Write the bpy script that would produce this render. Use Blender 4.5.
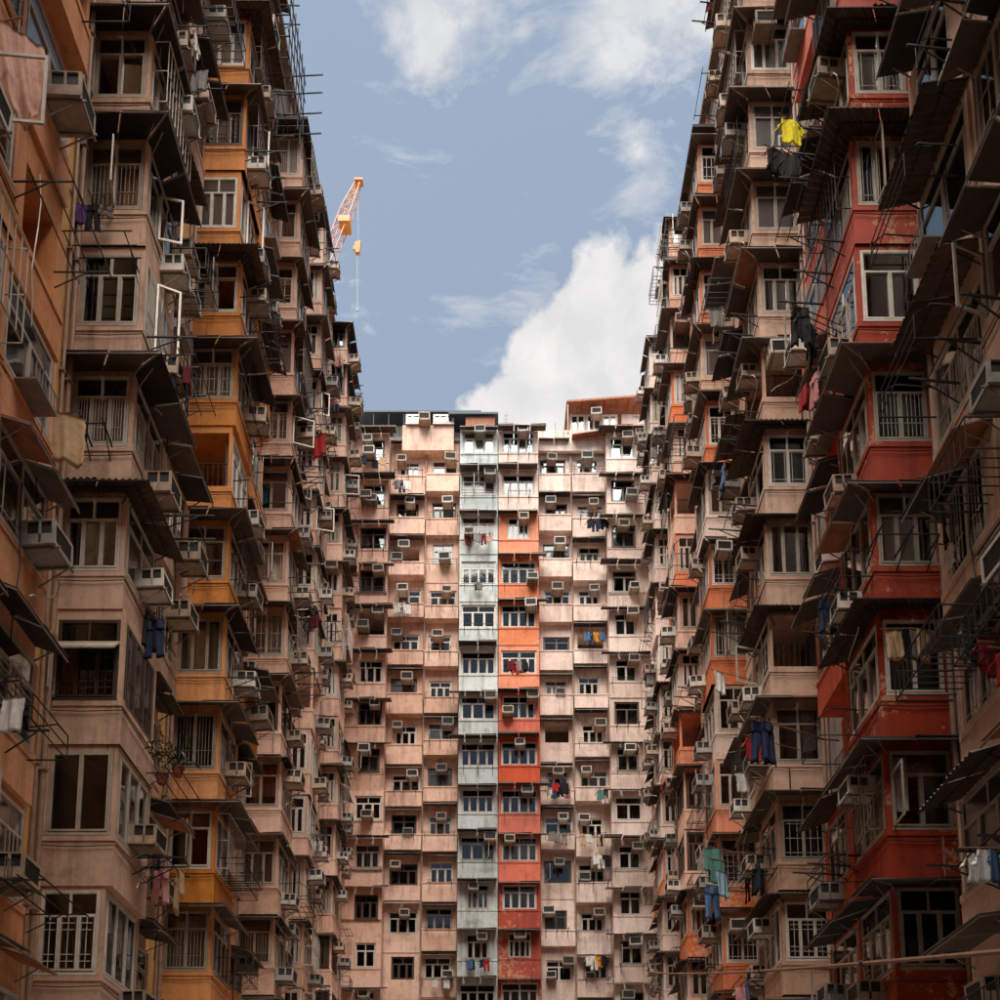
import bpy, math, random
from mathutils import Vector, Matrix, Euler
R = math.radians
rnd = random.Random(7)
for o in list(bpy.data.objects): bpy.data.objects.remove(o)
scene = bpy.context.scene
col = scene.collection

# ------------------------------------------------------------------ camera
PITCH, F, CX, CY = 7.8, 1000.0, 500.0, 1133.0
cam_d = bpy.data.cameras.new('camera'); cam = bpy.data.objects.new('camera', cam_d); col.objects.link(cam)
cam.location = (0, 0, 0); cam.rotation_euler = (R(90 + PITCH), 0, 0)
cam_d.sensor_width = 36; cam_d.lens = 36 * F / 1000; cam_d.shift_x = 0; cam_d.shift_y = (CY - 500) / 1000
cam_d.clip_start = 0.1; cam_d.clip_end = 5000
scene.camera = cam

def raydir(px, py):
    a = (px - CX) / F; b = (CY - py) / F; t = R(PITCH)
    return Vector((a, math.cos(t) - b * math.sin(t), b * math.cos(t) + math.sin(t)))
def atY(px, py, Y): d = raydir(px, py); return d * (Y / d.y)
def atX(px, py, X): d = raydir(px, py); return d * (X / d.x)

# ------------------------------------------------------------------ sky, sun, exposure
SUN_EL, SUN_AZ = 70.0, 197.0      # azimuth from +Y, clockwise; the sun stands behind the camera
world = bpy.data.worlds.new('World'); scene.world = world; world.use_nodes = True
nt = world.node_tree; N = nt.nodes; L = nt.links; N.clear()
out = N.new('ShaderNodeOutputWorld'); bg = N.new('ShaderNodeBackground'); L.new(bg.outputs[0], out.inputs[0])
sky = N.new('ShaderNodeTexSky'); sky.sky_type = 'NISHITA'; sky.sun_disc = False
sky.sun_elevation = R(SUN_EL); sky.sun_rotation = R(SUN_AZ)
sky.air_density = 1.0; sky.dust_density = 1.6; sky.ozone_density = 1.0; sky.altitude = 20
tc = N.new('ShaderNodeTexCoord')
def vmath(op, a, b=None):
    n = N.new('ShaderNodeVectorMath'); n.operation = op
    for i, v in enumerate((a, b)):
        if v is None: continue
        if isinstance(v, (tuple, Vector)): n.inputs[i].default_value = tuple(v)
        else: L.new(v, n.inputs[i])
    return n
def smath(op, a, b=None, clamp=False):
    n = N.new('ShaderNodeMath'); n.operation = op; n.use_clamp = clamp
    for i, v in enumerate((a, b)):
        if v is None: continue
        if isinstance(v, (int, float)): n.inputs[i].default_value = v
        else: L.new(v, n.inputs[i])
    return n.outputs[0]
dirv = vmath('NORMALIZE', tc.outputs['Generated']).outputs[0]
def noise(scale, detail, rough, vec, dist=0.0):
    n = N.new('ShaderNodeTexNoise'); n.inputs['Scale'].default_value = scale; n.inputs['Detail'].default_value = detail
    n.inputs['Roughness'].default_value = rough; n.inputs['Distortion'].default_value = dist
    L.new(vec, n.inputs['Vector']); return n.outputs['Fac']
n_big = noise(4.2, 9, 0.58, dirv, 0.2)
n_fine = noise(11, 10, 0.62, dirv, 0.4)
mpw = N.new('ShaderNodeMapping'); L.new(dirv, mpw.inputs[0]); mpw.inputs['Scale'].default_value = (1.0, 2.2, 2.2)
n_wisp = noise(8, 10, 0.66, mpw.outputs[0], 0.5)
n_lump = noise(26, 8, 0.55, dirv, 0.3)
blobs = None
def add_blob(px, py, rad, gain):
    global blobs
    d = raydir(px, py).normalized()
    dist = vmath('DISTANCE', dirv, d).outputs['Value']
    f = smath('SUBTRACT', 1.0, smath('DIVIDE', dist, rad)); f = smath('MULTIPLY', smath('MAXIMUM', f, 0.0), gain)
    blobs = f if blobs is None else smath('MAXIMUM', blobs, f)
for b in [(650, 332, .07, 1.0), (610, 350, .085, 1.0), (700, 350, .09, 1.1), (565, 385, .085, 1.0), (620, 420, .13, 1.2), (525, 415, .06, .9), (500, 440, .06, .9), (690, 420, .16, 1.2)]: add_blob(*b)
cum = smath('ADD', smath('ADD', blobs, smath('MULTIPLY', smath('SUBTRACT', n_fine, 0.5), .8)), smath('MULTIPLY', smath('SUBTRACT', n_lump, 0.5), .55))
cum = smath('MULTIPLY', smath('SUBTRACT', cum, 0.28), 9.0, True)
blobs = None
for b in [(430, 5, .075, .55), (475, -5, .08, .55), (530, -15, .07, .5), (620, 10, .085, .58), (610, 40, .05, .5), (670, -5, .1, .55), (525, 25, .03, .5), (640, 150, .035, .5), (655, 185, .08, .42), (450, 270, .13, .34), (352, 280, .07, .42), (520, 275, .09, .32)]: add_blob(*b)
wisp = smath('ADD', blobs, smath('MULTIPLY', smath('SUBTRACT', n_wisp, 0.5), 1.7))
wisp = smath('MULTIPLY', smath('SUBTRACT', wisp, 0.26), 3.0, True)
# clouds go on all round the sky, as in view
gen = smath('MULTIPLY', smath('SUBTRACT', n_big, 0.54), 7.0, True)
far = smath('SUBTRACT', 1.0, smath('MULTIPLY', smath('SUBTRACT', vmath('DOT_PRODUCT', dirv, raydir(505, 220).normalized()).outputs['Value'], 0.86), 12.0, True))
gen = smath('MULTIPLY', gen, far)
cl = smath('MAXIMUM', cum, smath('MAXIMUM', smath('MULTIPLY', wisp, .8), gen))
mix = N.new('ShaderNodeMix'); mix.data_type = 'RGBA'
veil = N.new('ShaderNodeMix'); veil.data_type = 'RGBA'; veil.inputs[0].default_value = 0.42
L.new(sky.outputs[0], veil.inputs[6]); veil.inputs[7].default_value = (2.3, 2.62, 2.55, 1)
L.new(cl, mix.inputs[0]); L.new(veil.outputs[2], mix.inputs[6])
shade = N.new('ShaderNodeMix'); shade.data_type = 'RGBA'
L.new(smath('ADD', smath('MULTIPLY', smath('SUBTRACT', n_big, .38), 2.2), smath('MULTIPLY', smath('SUBTRACT', n_lump, .42), 2.0), True), shade.inputs[0])
shade.inputs[6].default_value = (3.75, 3.7, 3.72, 1); shade.inputs[7].default_value = (4.9, 4.82, 4.74, 1)
L.new(shade.outputs[2], mix.inputs[7])
L.new(mix.outputs[2], bg.inputs[0]); bg.inputs[1].default_value = 0.084

sd = bpy.data.lights.new('sun', 'SUN'); sun = bpy.data.objects.new('sun', sd); col.objects.link(sun)
sd.energy = 5.0; sd.angle = R(68); sd.color = (1.0, 0.93, 0.84)
sun.rotation_euler = (R(90 - SUN_EL), 0, R(180 - SUN_AZ) + 0.0)
sun.location = (0, -20, 70)
az = R(SUN_AZ); sdir = Vector((math.sin(az) * math.cos(R(SUN_EL)), math.cos(az) * math.cos(R(SUN_EL)), math.sin(R(SUN_EL))))
sun.rotation_euler = sdir.to_track_quat('Z', 'Y').to_euler()
scene.view_settings.view_transform = 'Standard'; scene.view_settings.look = 'None'
scene.view_settings.exposure = 1.3; scene.view_settings.gamma = 1.0; scene.view_settings.use_curve_mapping = False
scene.render.engine = 'CYCLES'
scene.cycles.max_bounces = 6; scene.cycles.transparent_max_bounces = 12; scene.cycles.diffuse_bounces = 4

# ------------------------------------------------------------------ materials
MAT = {}
def lin(c): return tuple((x / 12.92 if x <= .04045 else ((x + .055) / 1.055) ** 2.4) for x in (v / 255 for v in c))
def base_mat(name):
    m = bpy.data.materials.new(name); m.use_nodes = True
    t = m.node_tree; b = t.nodes['Principled BSDF']; MAT[name] = m
    return m, t, b
def mnode(t, typ, **kw):
    n = t.nodes.new(typ)
    for k, v in kw.items(): setattr(n, k, v)
    return n
def ramp(t, fac, stops):
    n = t.nodes.new('ShaderNodeValToRGB'); e = n.color_ramp.elements
    while len(e) < len(stops): e.new(0.5)
    for i, (p, c) in enumerate(stops):
        e[i].position = p; e[i].color = (*c, 1) if len(c) == 3 else c
    t.links.new(fac, n.inputs[0]); return n.outputs[0]
def tnoise(t, vec, scale, detail=5, rough=.6):
    n = t.nodes.new('ShaderNodeTexNoise'); n.inputs['Scale'].default_value = scale; n.inputs['Detail'].default_value = detail
    n.inputs['Roughness'].default_value = rough; t.links.new(vec, n.inputs['Vector']); return n.outputs['Fac']
def tmix(t, fac, a, b, mode='MIX'):
    n = t.nodes.new('ShaderNodeMix'); n.data_type = 'RGBA'; n.blend_type = mode
    for idx, v in ((0, fac), (6, a), (7, b)):
        if hasattr(v, 'links') or hasattr(v, 'is_linked'): t.links.new(v, n.inputs[idx])
        elif idx == 0: n.inputs[0].default_value = v
        else: n.inputs[idx].default_value = (*v, 1) if len(v) == 3 else v
    return n.outputs[2]
G = (.0, .0, .0); W1 = (1., 1., 1.)
def plaster(name, c, grime=.55, peel=None, rough=.85):
    grime = min(1, grime + .1)
    """painted render: mottled, with rain streaks, rust runs and patches of repair"""
    m, t, b = base_mat(name)
    geo = mnode(t, 'ShaderNodeNewGeometry'); pos = geo.outputs['Position']
    oi = mnode(t, 'ShaderNodeObjectInfo')
    mp = mnode(t, 'ShaderNodeMapping'); t.links.new(pos, mp.inputs[0]); mp.inputs['Scale'].default_value = (3.1, 3.1, .28)
    mott = ramp(t, tnoise(t, pos, .9, 6, .65), [(.3, (.80, .78, .76)), (.5, (1, 1, 1)), (.72, (1.0, 1.04, 1.07))])
    fine = ramp(t, tnoise(t, pos, 9, 6, .7), [(.32, (.86, .845, .83)), (.58, (1, 1, 1))])
    streak = ramp(t, tnoise(t, mp.outputs[0], 1.0, 7, .65), [(.46, (1, 1, 1)), (.66, (.38, .32, .28))])
    mp2 = mnode(t, 'ShaderNodeMapping'); t.links.new(pos, mp2.inputs[0]); mp2.inputs['Scale'].default_value = (9, 9, .55)
    drip = ramp(t, tnoise(t, mp2.outputs[0], 1.0, 4, .6), [(.58, (1, 1, 1)), (.72, (.55, .48, .43))])
    patch = ramp(t, tnoise(t, pos, .5, 3, .5), [(.38, G), (.56, W1)])
    cc = tmix(t, 1.0, (*c, 1), mott, 'MULTIPLY'); cc = tmix(t, 1.0, cc, fine, 'MULTIPLY')
    st = tmix(t, grime, (1, 1, 1), streak); st = tmix(t, patch, (1, 1, 1), st)
    cc = tmix(t, 1.0, cc, st, 'MULTIPLY'); pm2 = ramp(t, tnoise(t, pos, 1.1, 3, .5), [(.52, G), (.62, W1)]); cc = tmix(t, pm2, cc, tmix(t, 1.0, cc, drip, 'MULTIPLY'))
    mould = ramp(t, tnoise(t, pos, 1.7, 8, .75), [(.52, (1, 1, 1)), (.72, (.42, .37, .33))]); cc = tmix(t, grime, cc, tmix(t, 1.0, cc, mould, 'MULTIPLY'))
    if name.startswith('plaster'):
        hv = mnode(t, 'ShaderNodeHueSaturation'); t.links.new(cc, hv.inputs['Color'])
        mr = mnode(t, 'ShaderNodeMapRange'); t.links.new(oi.outputs['Random'], mr.inputs[0]); mr.inputs[3].default_value = .86; mr.inputs[4].default_value = 1.10
        t.links.new(mr.outputs[0], hv.inputs['Value'])
        mr2 = mnode(t, 'ShaderNodeMapRange'); t.links.new(oi.outputs['Random'], mr2.inputs[0]); mr2.inputs[3].default_value = 1.08; mr2.inputs[4].default_value = .88
        t.links.new(mr2.outputs[0], hv.inputs['Saturation']); cc = hv.outputs[0]
    if peel:
        pa_ = mnode(t, 'ShaderNodeMath'); pa_.operation = 'MULTIPLY_ADD'; t.links.new(tnoise(t, pos, .7, 3, .5), pa_.inputs[0]); pa_.inputs[1].default_value = .9
        t.links.new(tnoise(t, pos, 6, 12, .75), pa_.inputs[2])
        rg = mnode(t, 'ShaderNodeMapRange'); t.links.new(pa_.outputs[0], rg.inputs[0]); rg.inputs[1].default_value = 1.04; rg.inputs[2].default_value = 1.065; pm = rg.outputs[0]
        cc = tmix(t, pm, cc, peel)
    t.links.new(cc, b.inputs['Base Color']); b.inputs['Roughness'].default_value = rough
    bp = mnode(t, 'ShaderNodeBump'); bp.inputs['Strength'].default_value = .25; bp.inputs['Distance'].default_value = .02
    t.links.new(tnoise(t, pos, 26, 5, .7), bp.inputs['Height']); t.links.new(bp.outputs[0], b.inputs['Normal'])
    return m
def simple(name, c, rough=.6, metal=0, var=.18, scale=6, spec=.5, objvar=0):
    m, t, b = base_mat(name)
    geo = mnode(t, 'ShaderNodeNewGeometry')
    n = ramp(t, tnoise(t, geo.outputs['Position'], scale, 6, .65), [(.3, (1 - var,) * 3), (.65, (1 + var * .4,) * 3)])
    cc = tmix(t, 1.0, (*c, 1), n, 'MULTIPLY')
    if objvar:
        oi = mnode(t, 'ShaderNodeObjectInfo'); hv = mnode(t, 'ShaderNodeHueSaturation'); t.links.new(cc, hv.inputs['Color'])
        mr = mnode(t, 'ShaderNodeMapRange'); t.links.new(oi.outputs['Random'], mr.inputs[0]); mr.inputs[3].default_value = 1 - objvar; mr.inputs[4].default_value = 1 + objvar
        t.links.new(mr.outputs[0], hv.inputs['Value']); cc = hv.outputs[0]
    t.links.new(cc, b.inputs['Base Color']); b.inputs['Roughness'].default_value = rough; b.inputs['Metallic'].default_value = metal
    b.inputs['Specular IOR Level'].default_value = spec
    return m
plaster('plaster_pink', lin((224, 184, 160)))
plaster('plaster_pale_pink', lin((232, 208, 194)), .5)
plaster('plaster_salmon', lin((230, 188, 164)), .6)
plaster('plaster_tan', lin((212, 174, 150)), .6)
plaster('plaster_peach', lin((220, 150, 98)), .4)
plaster('plaster_yellow', lin((228, 150, 78)), .5)
plaster('plaster_ochre', lin((208, 154, 76)), .7)
plaster('plaster_orange', lin((222, 124, 74)), .5, lin((205, 150, 120)))
plaster('plaster_red', lin((176, 62, 34)), .5, lin((200, 140, 110)))
plaster('plaster_vermilion', lin((216, 98, 66)), .45)
plaster('plaster_blue', lin((206, 216, 214)), .7)
plaster('plaster_grey', lin((150, 138, 128)), .7)
plaster('unlit_room_wall', lin((104, 90, 78)), .3)  # dim tone stands in for the unlit depth of the rooms
plaster('concrete', lin((150, 140, 130)), .8)
simple('frame_white', lin((206, 198, 188)), .5, 0, .25, 5, .5, .16)
simple('frame_grey', lin((176, 164, 150)), .45, .2, .25, 5, .5, .18)
simple('frame_bronze', lin((78, 62, 52)), .45, .3, .2, 5)
simple('black_iron', lin((34, 30, 28)), .6, .3, .3, 9)
simple('galvanised', lin((132, 122, 114)), .5, .5, .3, 7)
simple('canopy_sheet', lin((92, 80, 71)), .75, .0, .3, 3, .3, .22)
simple('canopy_dark', lin((52, 46, 42)), .75, .0, .3, 3, .3, .2)
simple('corrugated', lin((104, 86, 74)), .6, .25, .4, 4, .4, .2)
simple('green_sheet', lin((44, 122, 100)), .6, 0, .2, 4)
simple('ac_beige', lin((176, 152, 130)), .55, 0, .45, 5, .4, .3)
simple('ac_white', lin((206, 196, 184)), .5, 0, .25, 6, .4, .12)
simple('ac_dark', lin((40, 36, 34)), .7, 0, .3, 20)
simple('ac_grey', lin((150, 144, 136)), .5, 0, .4, 5, .4, .25)
simple('ac_coil', lin((74, 74, 72)), .6, .3, .3, 40)
simple('hose', lin((200, 190, 176)), .5)
simple('pipe', lin((158, 128, 110)), .6, 0, .35, 5)
simple('cable_black', lin((40, 34, 30)), .7)
simple('bamboo', lin((120, 84, 60)), .6, 0, .3, 3)
simple('crane_orange', lin((204, 128, 44)), .5, 0, .25, 2)
simple('crane_pink', lin((196, 134, 92)), .5, 0, .25, 2)
simple('terracotta', lin((140, 62, 36)), .8)
simple('leaf', (.045, .095, .03), .6, 0, .4, 12, .4, .3)
simple('stem', (.06, .05, .03), .8)
simple('rust_sheet', lin((158, 96, 66)), .7, 0, .45, 3)
simple('roof_blue', lin((52, 66, 76)), .6, .2, .3, 2)
simple('paving', lin((120, 114, 106)), .9, 0, .35, 1.2)
for nm, c in dict(curtain_cream=(206, 190, 168), curtain_grey=(150, 142, 132), curtain_green=(110, 132, 104), curtain_brown=(146, 108, 84), curtain_white=(220, 216, 208), curtain_pink=(186, 136, 124), blind_blue=(40, 112, 140)).items():
    simple(nm, lin(c), .9, 0, .15, 5, .2)
CLOTH = dict(white=(218, 214, 208), black=(30, 28, 30), navy=(36, 46, 70), blush=(196, 152, 136), yellow=(222, 205, 40), red=(160, 40, 38), purple=(92, 54, 120), grey=(130, 126, 122),
             blue=(78, 104, 138), teal=(84, 128, 120), pink=(216, 150, 150), beige=(196, 164, 128), mustard=(214, 140, 30), pale_blue=(150, 180, 200), maroon=(96, 26, 30))
for nm, c in CLOTH.items(): simple('cloth_' + nm, lin(c), .9, 0, .25, 9, .2)
def glass(name, tint, mixf, rough=.03):
    m, t, b = base_mat(name); t.nodes.remove(b); o = t.nodes['Material Output']
    tr = mnode(t, 'ShaderNodeBsdfTransparent'); tr.inputs[0].default_value = (*tint, 1)
    gl = mnode(t, 'ShaderNodeBsdfGlossy'); gl.inputs['Roughness'].default_value = rough; gl.inputs[0].default_value = (.95, .97, 1, 1)
    fr = mnode(t, 'ShaderNodeFresnel'); fr.inputs[0].default_value = 1.5
    ad = mnode(t, 'ShaderNodeMath'); ad.operation = 'MULTIPLY_ADD'; ad.inputs[1].default_value = .8; ad.inputs[2].default_value = mixf; ad.use_clamp = True
    t.links.new(fr.outputs[0], ad.inputs[0])
    geo = mnode(t, 'ShaderNodeNewGeometry'); bp = mnode(t, 'ShaderNodeBump'); bp.inputs['Strength'].default_value = .04; bp.inputs['Distance'].default_value = .02
    t.links.new(tnoise(t, geo.outputs['Position'], 2.5, 2, .5), bp.inputs['Height']); t.links.new(bp.outputs[0], gl.inputs['Normal'])
    ms = mnode(t, 'ShaderNodeMixShader'); t.links.new(ad.outputs[0], ms.inputs[0]); t.links.new(tr.outputs[0], ms.inputs[1]); t.links.new(gl.outputs[0], ms.inputs[2])
    t.links.new(ms.outputs[0], o.inputs[0]); return m
glass('glass', (.84, .84, .82), .004)
glass('glass_tint', (.45, .5, .5), .004)
glass('glass_far', (.42, .43, .42), .004)
glass('glass_dusty', (.7, .68, .64), .004, .25)

# ------------------------------------------------------------------ mesh helpers
class MB:
    def __init__(s): s.v = []; s.f = []
    def hexa(s, p):
        i = len(s.v); s.v += [tuple(q) for q in p]
        s.f += [(i, i+3, i+2, i+1), (i+4, i+5, i+6, i+7), (i, i+1, i+5, i+4), (i+1, i+2, i+6, i+5), (i+2, i+3, i+7, i+6), (i+3, i, i+4, i+7)]
        return s
    def box(s, x0, x1, y0, y1, z0, z1):
        if x0 > x1: x0, x1 = x1, x0
        if y0 > y1: y0, y1 = y1, y0
        return s.hexa([(x0, y0, z0), (x1, y0, z0), (x1, y1, z0), (x0, y1, z0), (x0, y0, z1), (x1, y0, z1), (x1, y1, z1), (x0, y1, z1)])
    def bar(s, a, b, r, n=4):
        a = Vector(a); b = Vector(b); d = (b - a)
        if d.length < 1e-6: return s
        d.normalize(); u = d.cross(Vector((0, 0, 1)) if abs(d.z) < .9 else Vector((1, 0, 0))).normalized(); w = d.cross(u)
        i = len(s.v)
        for q in (a, b):
            for k in range(n):
                th = 2 * math.pi * (k + .5) / n; s.v.append(tuple(q + u * (r * math.cos(th)) + w * (r * math.sin(th))))
        for k in range(n): s.f.append((i + k, i + (k + 1) % n, i + n + (k + 1) % n, i + n + k))
        s.f.append(tuple(i + n - 1 - k for k in range(n))); s.f.append(tuple(i + n + k for k in range(n)))
        return s
    def path(s, pts, r, n=5):
        pts = [Vector(p) for p in pts]; i0 = len(s.v)
        for j, p in enumerate(pts):
            d = (pts[min(j + 1, len(pts) - 1)] - pts[max(j - 1, 0)]).normalized()
            u = d.cross(Vector((0, 0, 1)) if abs(d.z) < .9 else Vector((1, 0, 0))).normalized(); w = d.cross(u)
            for k in range(n):
                th = 2 * math.pi * k / n; s.v.append(tuple(p + u * (r * math.cos(th)) + w * (r * math.sin(th))))
        for j in range(len(pts) - 1):
            for k in range(n):
                a = i0 + j * n + k; b = i0 + j * n + (k + 1) % n; s.f.append((a, b, b + n, a + n))
        s.f.append(tuple(i0 + n - 1 - k for k in range(n))); m = i0 + (len(pts) - 1) * n; s.f.append(tuple(m + k for k in range(n)))
        return s
    def quad(s, a, b, c, d):
        i = len(s.v); s.v += [tuple(a), tuple(b), tuple(c), tuple(d)]; s.f.append((i, i+1, i+2, i+3)); return s
    def mesh(s, name, mat):
        me = bpy.data.meshes.new(name); me.from_pydata(s.v, [], s.f); me.materials.append(MAT[mat]); me.update(); return me
def obj(name, me, parent=None, loc=(0, 0, 0), rz=0, kind=None):
    o = bpy.data.objects.new(name, me); col.objects.link(o); o.location = loc; o.rotation_euler = (0, 0, rz)
    if parent: o.parent = parent
    if kind: o['kind'] = kind
    return o
def empty(name, loc, rz=0):
    o = bpy.data.objects.new(name, None); col.objects.link(o); o.location = loc; o.rotation_euler = (0, 0, rz); o.empty_display_size = .3
    return o
def tag(o, label, cat, group=None):
    o['label'] = label; o['category'] = cat
    if group: o['group'] = group
    return o
CACHE = {}
def cached(key, fn):
    if key not in CACHE: CACHE[key] = fn()
    return CACHE[key]

# ------------------------------------------------------------------ windows  (local: x 0..w, z 0..h, outward = -y)
def win_layout(w, h, style):
    """returns list of lights (x0,x1,z0,z1,is_casement)"""
    if style == 'T4': n, tr = 4, 2
    elif style == 'T3': n, tr = 3, 2
    elif style == 'T2': n, tr = 2, 2
    elif style == 'S2': n, tr = 2, 1
    elif style == 'P3': n, tr = 3, 0
    elif style == 'P2': n, tr = 2, 0
    else: n, tr = 3, 1
    th = h * .30 if tr else 0
    Ls = []
    for i in range(n): Ls.append((w * i / n, w * (i + 1) / n, 0, h - th, True))
    for i in range(tr): Ls.append((w * i / tr, w * (i + 1) / tr, h - th, h, False))
    return Ls
def win_frame_mesh(w, h, style, fm, grille, thick=1.0):
    def make():
        m = MB(); fb = .045 * thick
        m.box(0, w, -.04, .04, 0, fb).box(0, w, -.04, .04, h - fb, h).box(0, fb, -.04, .04, fb, h - fb).box(w - fb, w, -.04, .04, fb, h - fb)
        m.box(-.03, w + .03, -.09, -.042, -.05, .0)                        # sill lip
        for (x0, x1, z0, z1, c) in win_layout(w, h, style):
            e = .022; x0 = max(x0, fb); x1 = min(x1, w - fb); z0 = max(z0, fb); z1 = min(z1, h - fb)
            if c:
                b = .04 * thick
                m.box(x0 + .004, x0 + b, -.055, .02, z0, z1).box(x1 - b, x1 - .004, -.055, .02, z0, z1)
                m.box(x0 + b, x1 - b, -.055, .02, z0, z0 + b).box(x0 + b, x1 - b, -.055, .02, z1 - b, z1)
                if grille:
                    W_, Hh = x1 - x0, z1 - z0
                    vs, hs, gw = {1: ((.32, .68), (.12, .5, .88), .009), 2: ((.25, .42, .58, .75), (.3,), .006), 3: ((.5,), (.16, .28, .72, .84), .006), 4: ((.2, .8), (.1, .9), .005)}[grille]
                    for k in vs: m.box(x0 + W_ * k - gw, x0 + W_ * k + gw, -.075, -.058, z0 + .05, z1 - .05)
                    for k in hs: m.box(x0 + .06, x1 - .06, -.09, -.076, z0 + Hh * k - gw, z0 + Hh * k + gw)
            else:
                m.box(x0, x0 + e, -.035, .03, z0, z1).box(x1 - e, x1, -.035, .03, z0, z1).box(x0 + e, x1 - e, -.035, .03, z0, z0 + e).box(x0 + e, x1 - e, -.035, .03, z1 - e, z1)
        return m.mesh('window', fm)
    return cached(('wf', w, h, style, fm, grille, thick), make)
def pane_mesh(w, h, g): return cached(('pane', round(w, 2), round(h, 2), g), lambda: MB().box(0, w, -.006, 0, 0, h).mesh('pane', g))
def panes_joined(w, h, style, g):
    def make():
        m = MB()
        for (x0, x1, z0, z1, c) in win_layout(w, h, style): m.box(x0 + .03, x1 - .03, -.016, -.01, z0 + .03, z1 - .03)
        return m.mesh('pane', g)
    return cached(('pj', w, h, style, g), make)
def curtain_mesh(w, h, mat, seed):
    def make():
        r = random.Random(seed); m = MB(); n = max(8, int(w * 16)); ph = r.random() * 6
        def y(i, z): return .13 + .035 * math.sin(i * 1.7 + ph) + .015 * math.sin(i * .6 + z * 2)
        rows = [0, .5, 1.0]; top = []
        for j, q in enumerate(rows):
            for i in range(n + 1):
                sw = 1 - .12 * (1 - q) * r.random() * .3
                m.v.append((w * i / n * sw, y(i, q), h * q))
        for j in range(2):
            for i in range(n): a = j * (n + 1) + i; m.f.append((a, a + 1, a + n + 2, a + n + 1))
        return m.mesh('curtain', mat)
    return cached(('cur', round(w, 2), round(h, 2), mat, seed % 3), make)
CURT = ['curtain_cream', 'curtain_grey', 'curtain_white', 'curtain_green', 'curtain_brown', 'curtain_cream', 'curtain_grey', 'curtain_pink']
def add_window(parent, loc, rz, w, h, style, fm='frame_grey', near=True, r=rnd, curtain=None, openc=None, grille=None, hopper=False):
    w = round(w, 2); h = round(h, 2)
    if grille is None: grille = near and r.random() < .65
    hv_ = int(abs(loc[0] * 31 + loc[1] * 17 + loc[2] * 7.3) * 10)
    grille = (hv_ % 6) if grille else 0
    if grille == 5: grille = 0
    g = r.choice(['glass', 'glass', 'glass_tint', 'glass_dusty'] if near else ['glass_tint', 'glass_tint', 'glass_dusty', 'glass_far'])
    wo = obj('window', win_frame_mesh(w, h, style, fm, grille, 1.0 if near else 1.45), parent, loc, rz)
    Ls = win_layout(w, h, style)
    if near:
        for i, (x0, x1, z0, z1, c) in enumerate(Ls):
            if openc is not None and i == openc: continue
            obj('pane', pane_mesh(x1 - x0 - .06, z1 - z0 - .06, g), wo, (x0 + .03, -.012, z0 + .03))
    else:
        obj('pane', panes_joined(w, h, style, g), wo)
    if openc is not None and openc < len(Ls):
        x0, x1, z0, z1, c = Ls[openc]; cw = round(x1 - x0 - .02, 2); ch = round(z1 - z0 - .02, 2)
        def mk():
            m = MB(); b = .045
            m.box(0, cw, -.015, .015, 0, b).box(0, cw, -.015, .015, ch - b, ch).box(0, b, -.015, .015, b, ch - b).box(cw - b, cw, -.015, .015, b, ch - b); return m.mesh('open_casement', 'frame_grey')
        co = obj('open_casement', cached(('oc', cw, ch), mk), wo, (x0 + .01, -.075, z0 + .01), -R(r.uniform(55, 95)))
        if near: pass
    if hopper:
        x0, x1, z0, z1 = 0, w, h * .52, h * .72
        m = MB(); zt = h * .7; o_ = .3
        for (a, b) in ((0, w / 2 - .02), (w / 2 + .02, w)):
            m.bar((a, -.07, zt), (b, -.07, zt), .025).bar((a, -.07 - o_, zt - .3), (b, -.07 - o_, zt - .3), .025).bar((a, -.07, zt), (a, -.07 - o_, zt - .3), .025).bar((b, -.07, zt), (b, -.07 - o_, zt - .3), .025)
            m.hexa([(a, -.075, zt), (b, -.075, zt), (b, -.08 - o_, zt - .3), (a, -.08 - o_, zt - .3), (a, -.07, zt), (b, -.07, zt), (b, -.075 - o_, zt - .3), (a, -.075 - o_, zt - .3)])
        obj('hopper_sash', m.mesh('hopper_sash', 'frame_grey'), wo)
    if curtain is None: curtain = r.random() < .8
    if curtain is True and not near: curtain = r.random() < .7 and r.choice(['curtain_cream', 'curtain_grey', 'curtain_grey', 'curtain_green', 'curtain_brown', 'curtain_brown', 'curtain_pink', 'curtain_white'])
    if curtain:
        cm = curtain if isinstance(curtain, str) else r.choice(CURT)
        k = r.choice([1, 1, .55, .4]); cw = w * k - .1
        ch = h - .1 if r.random() < .75 else h * .7
        obj('curtain', curtain_mesh(round(cw, 2), round(ch, 2), cm, r.randrange(3)), wo, (.05 if r.random() < .5 else w - .05 - cw, 0, h - .05 - ch))
    return wo

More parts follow.
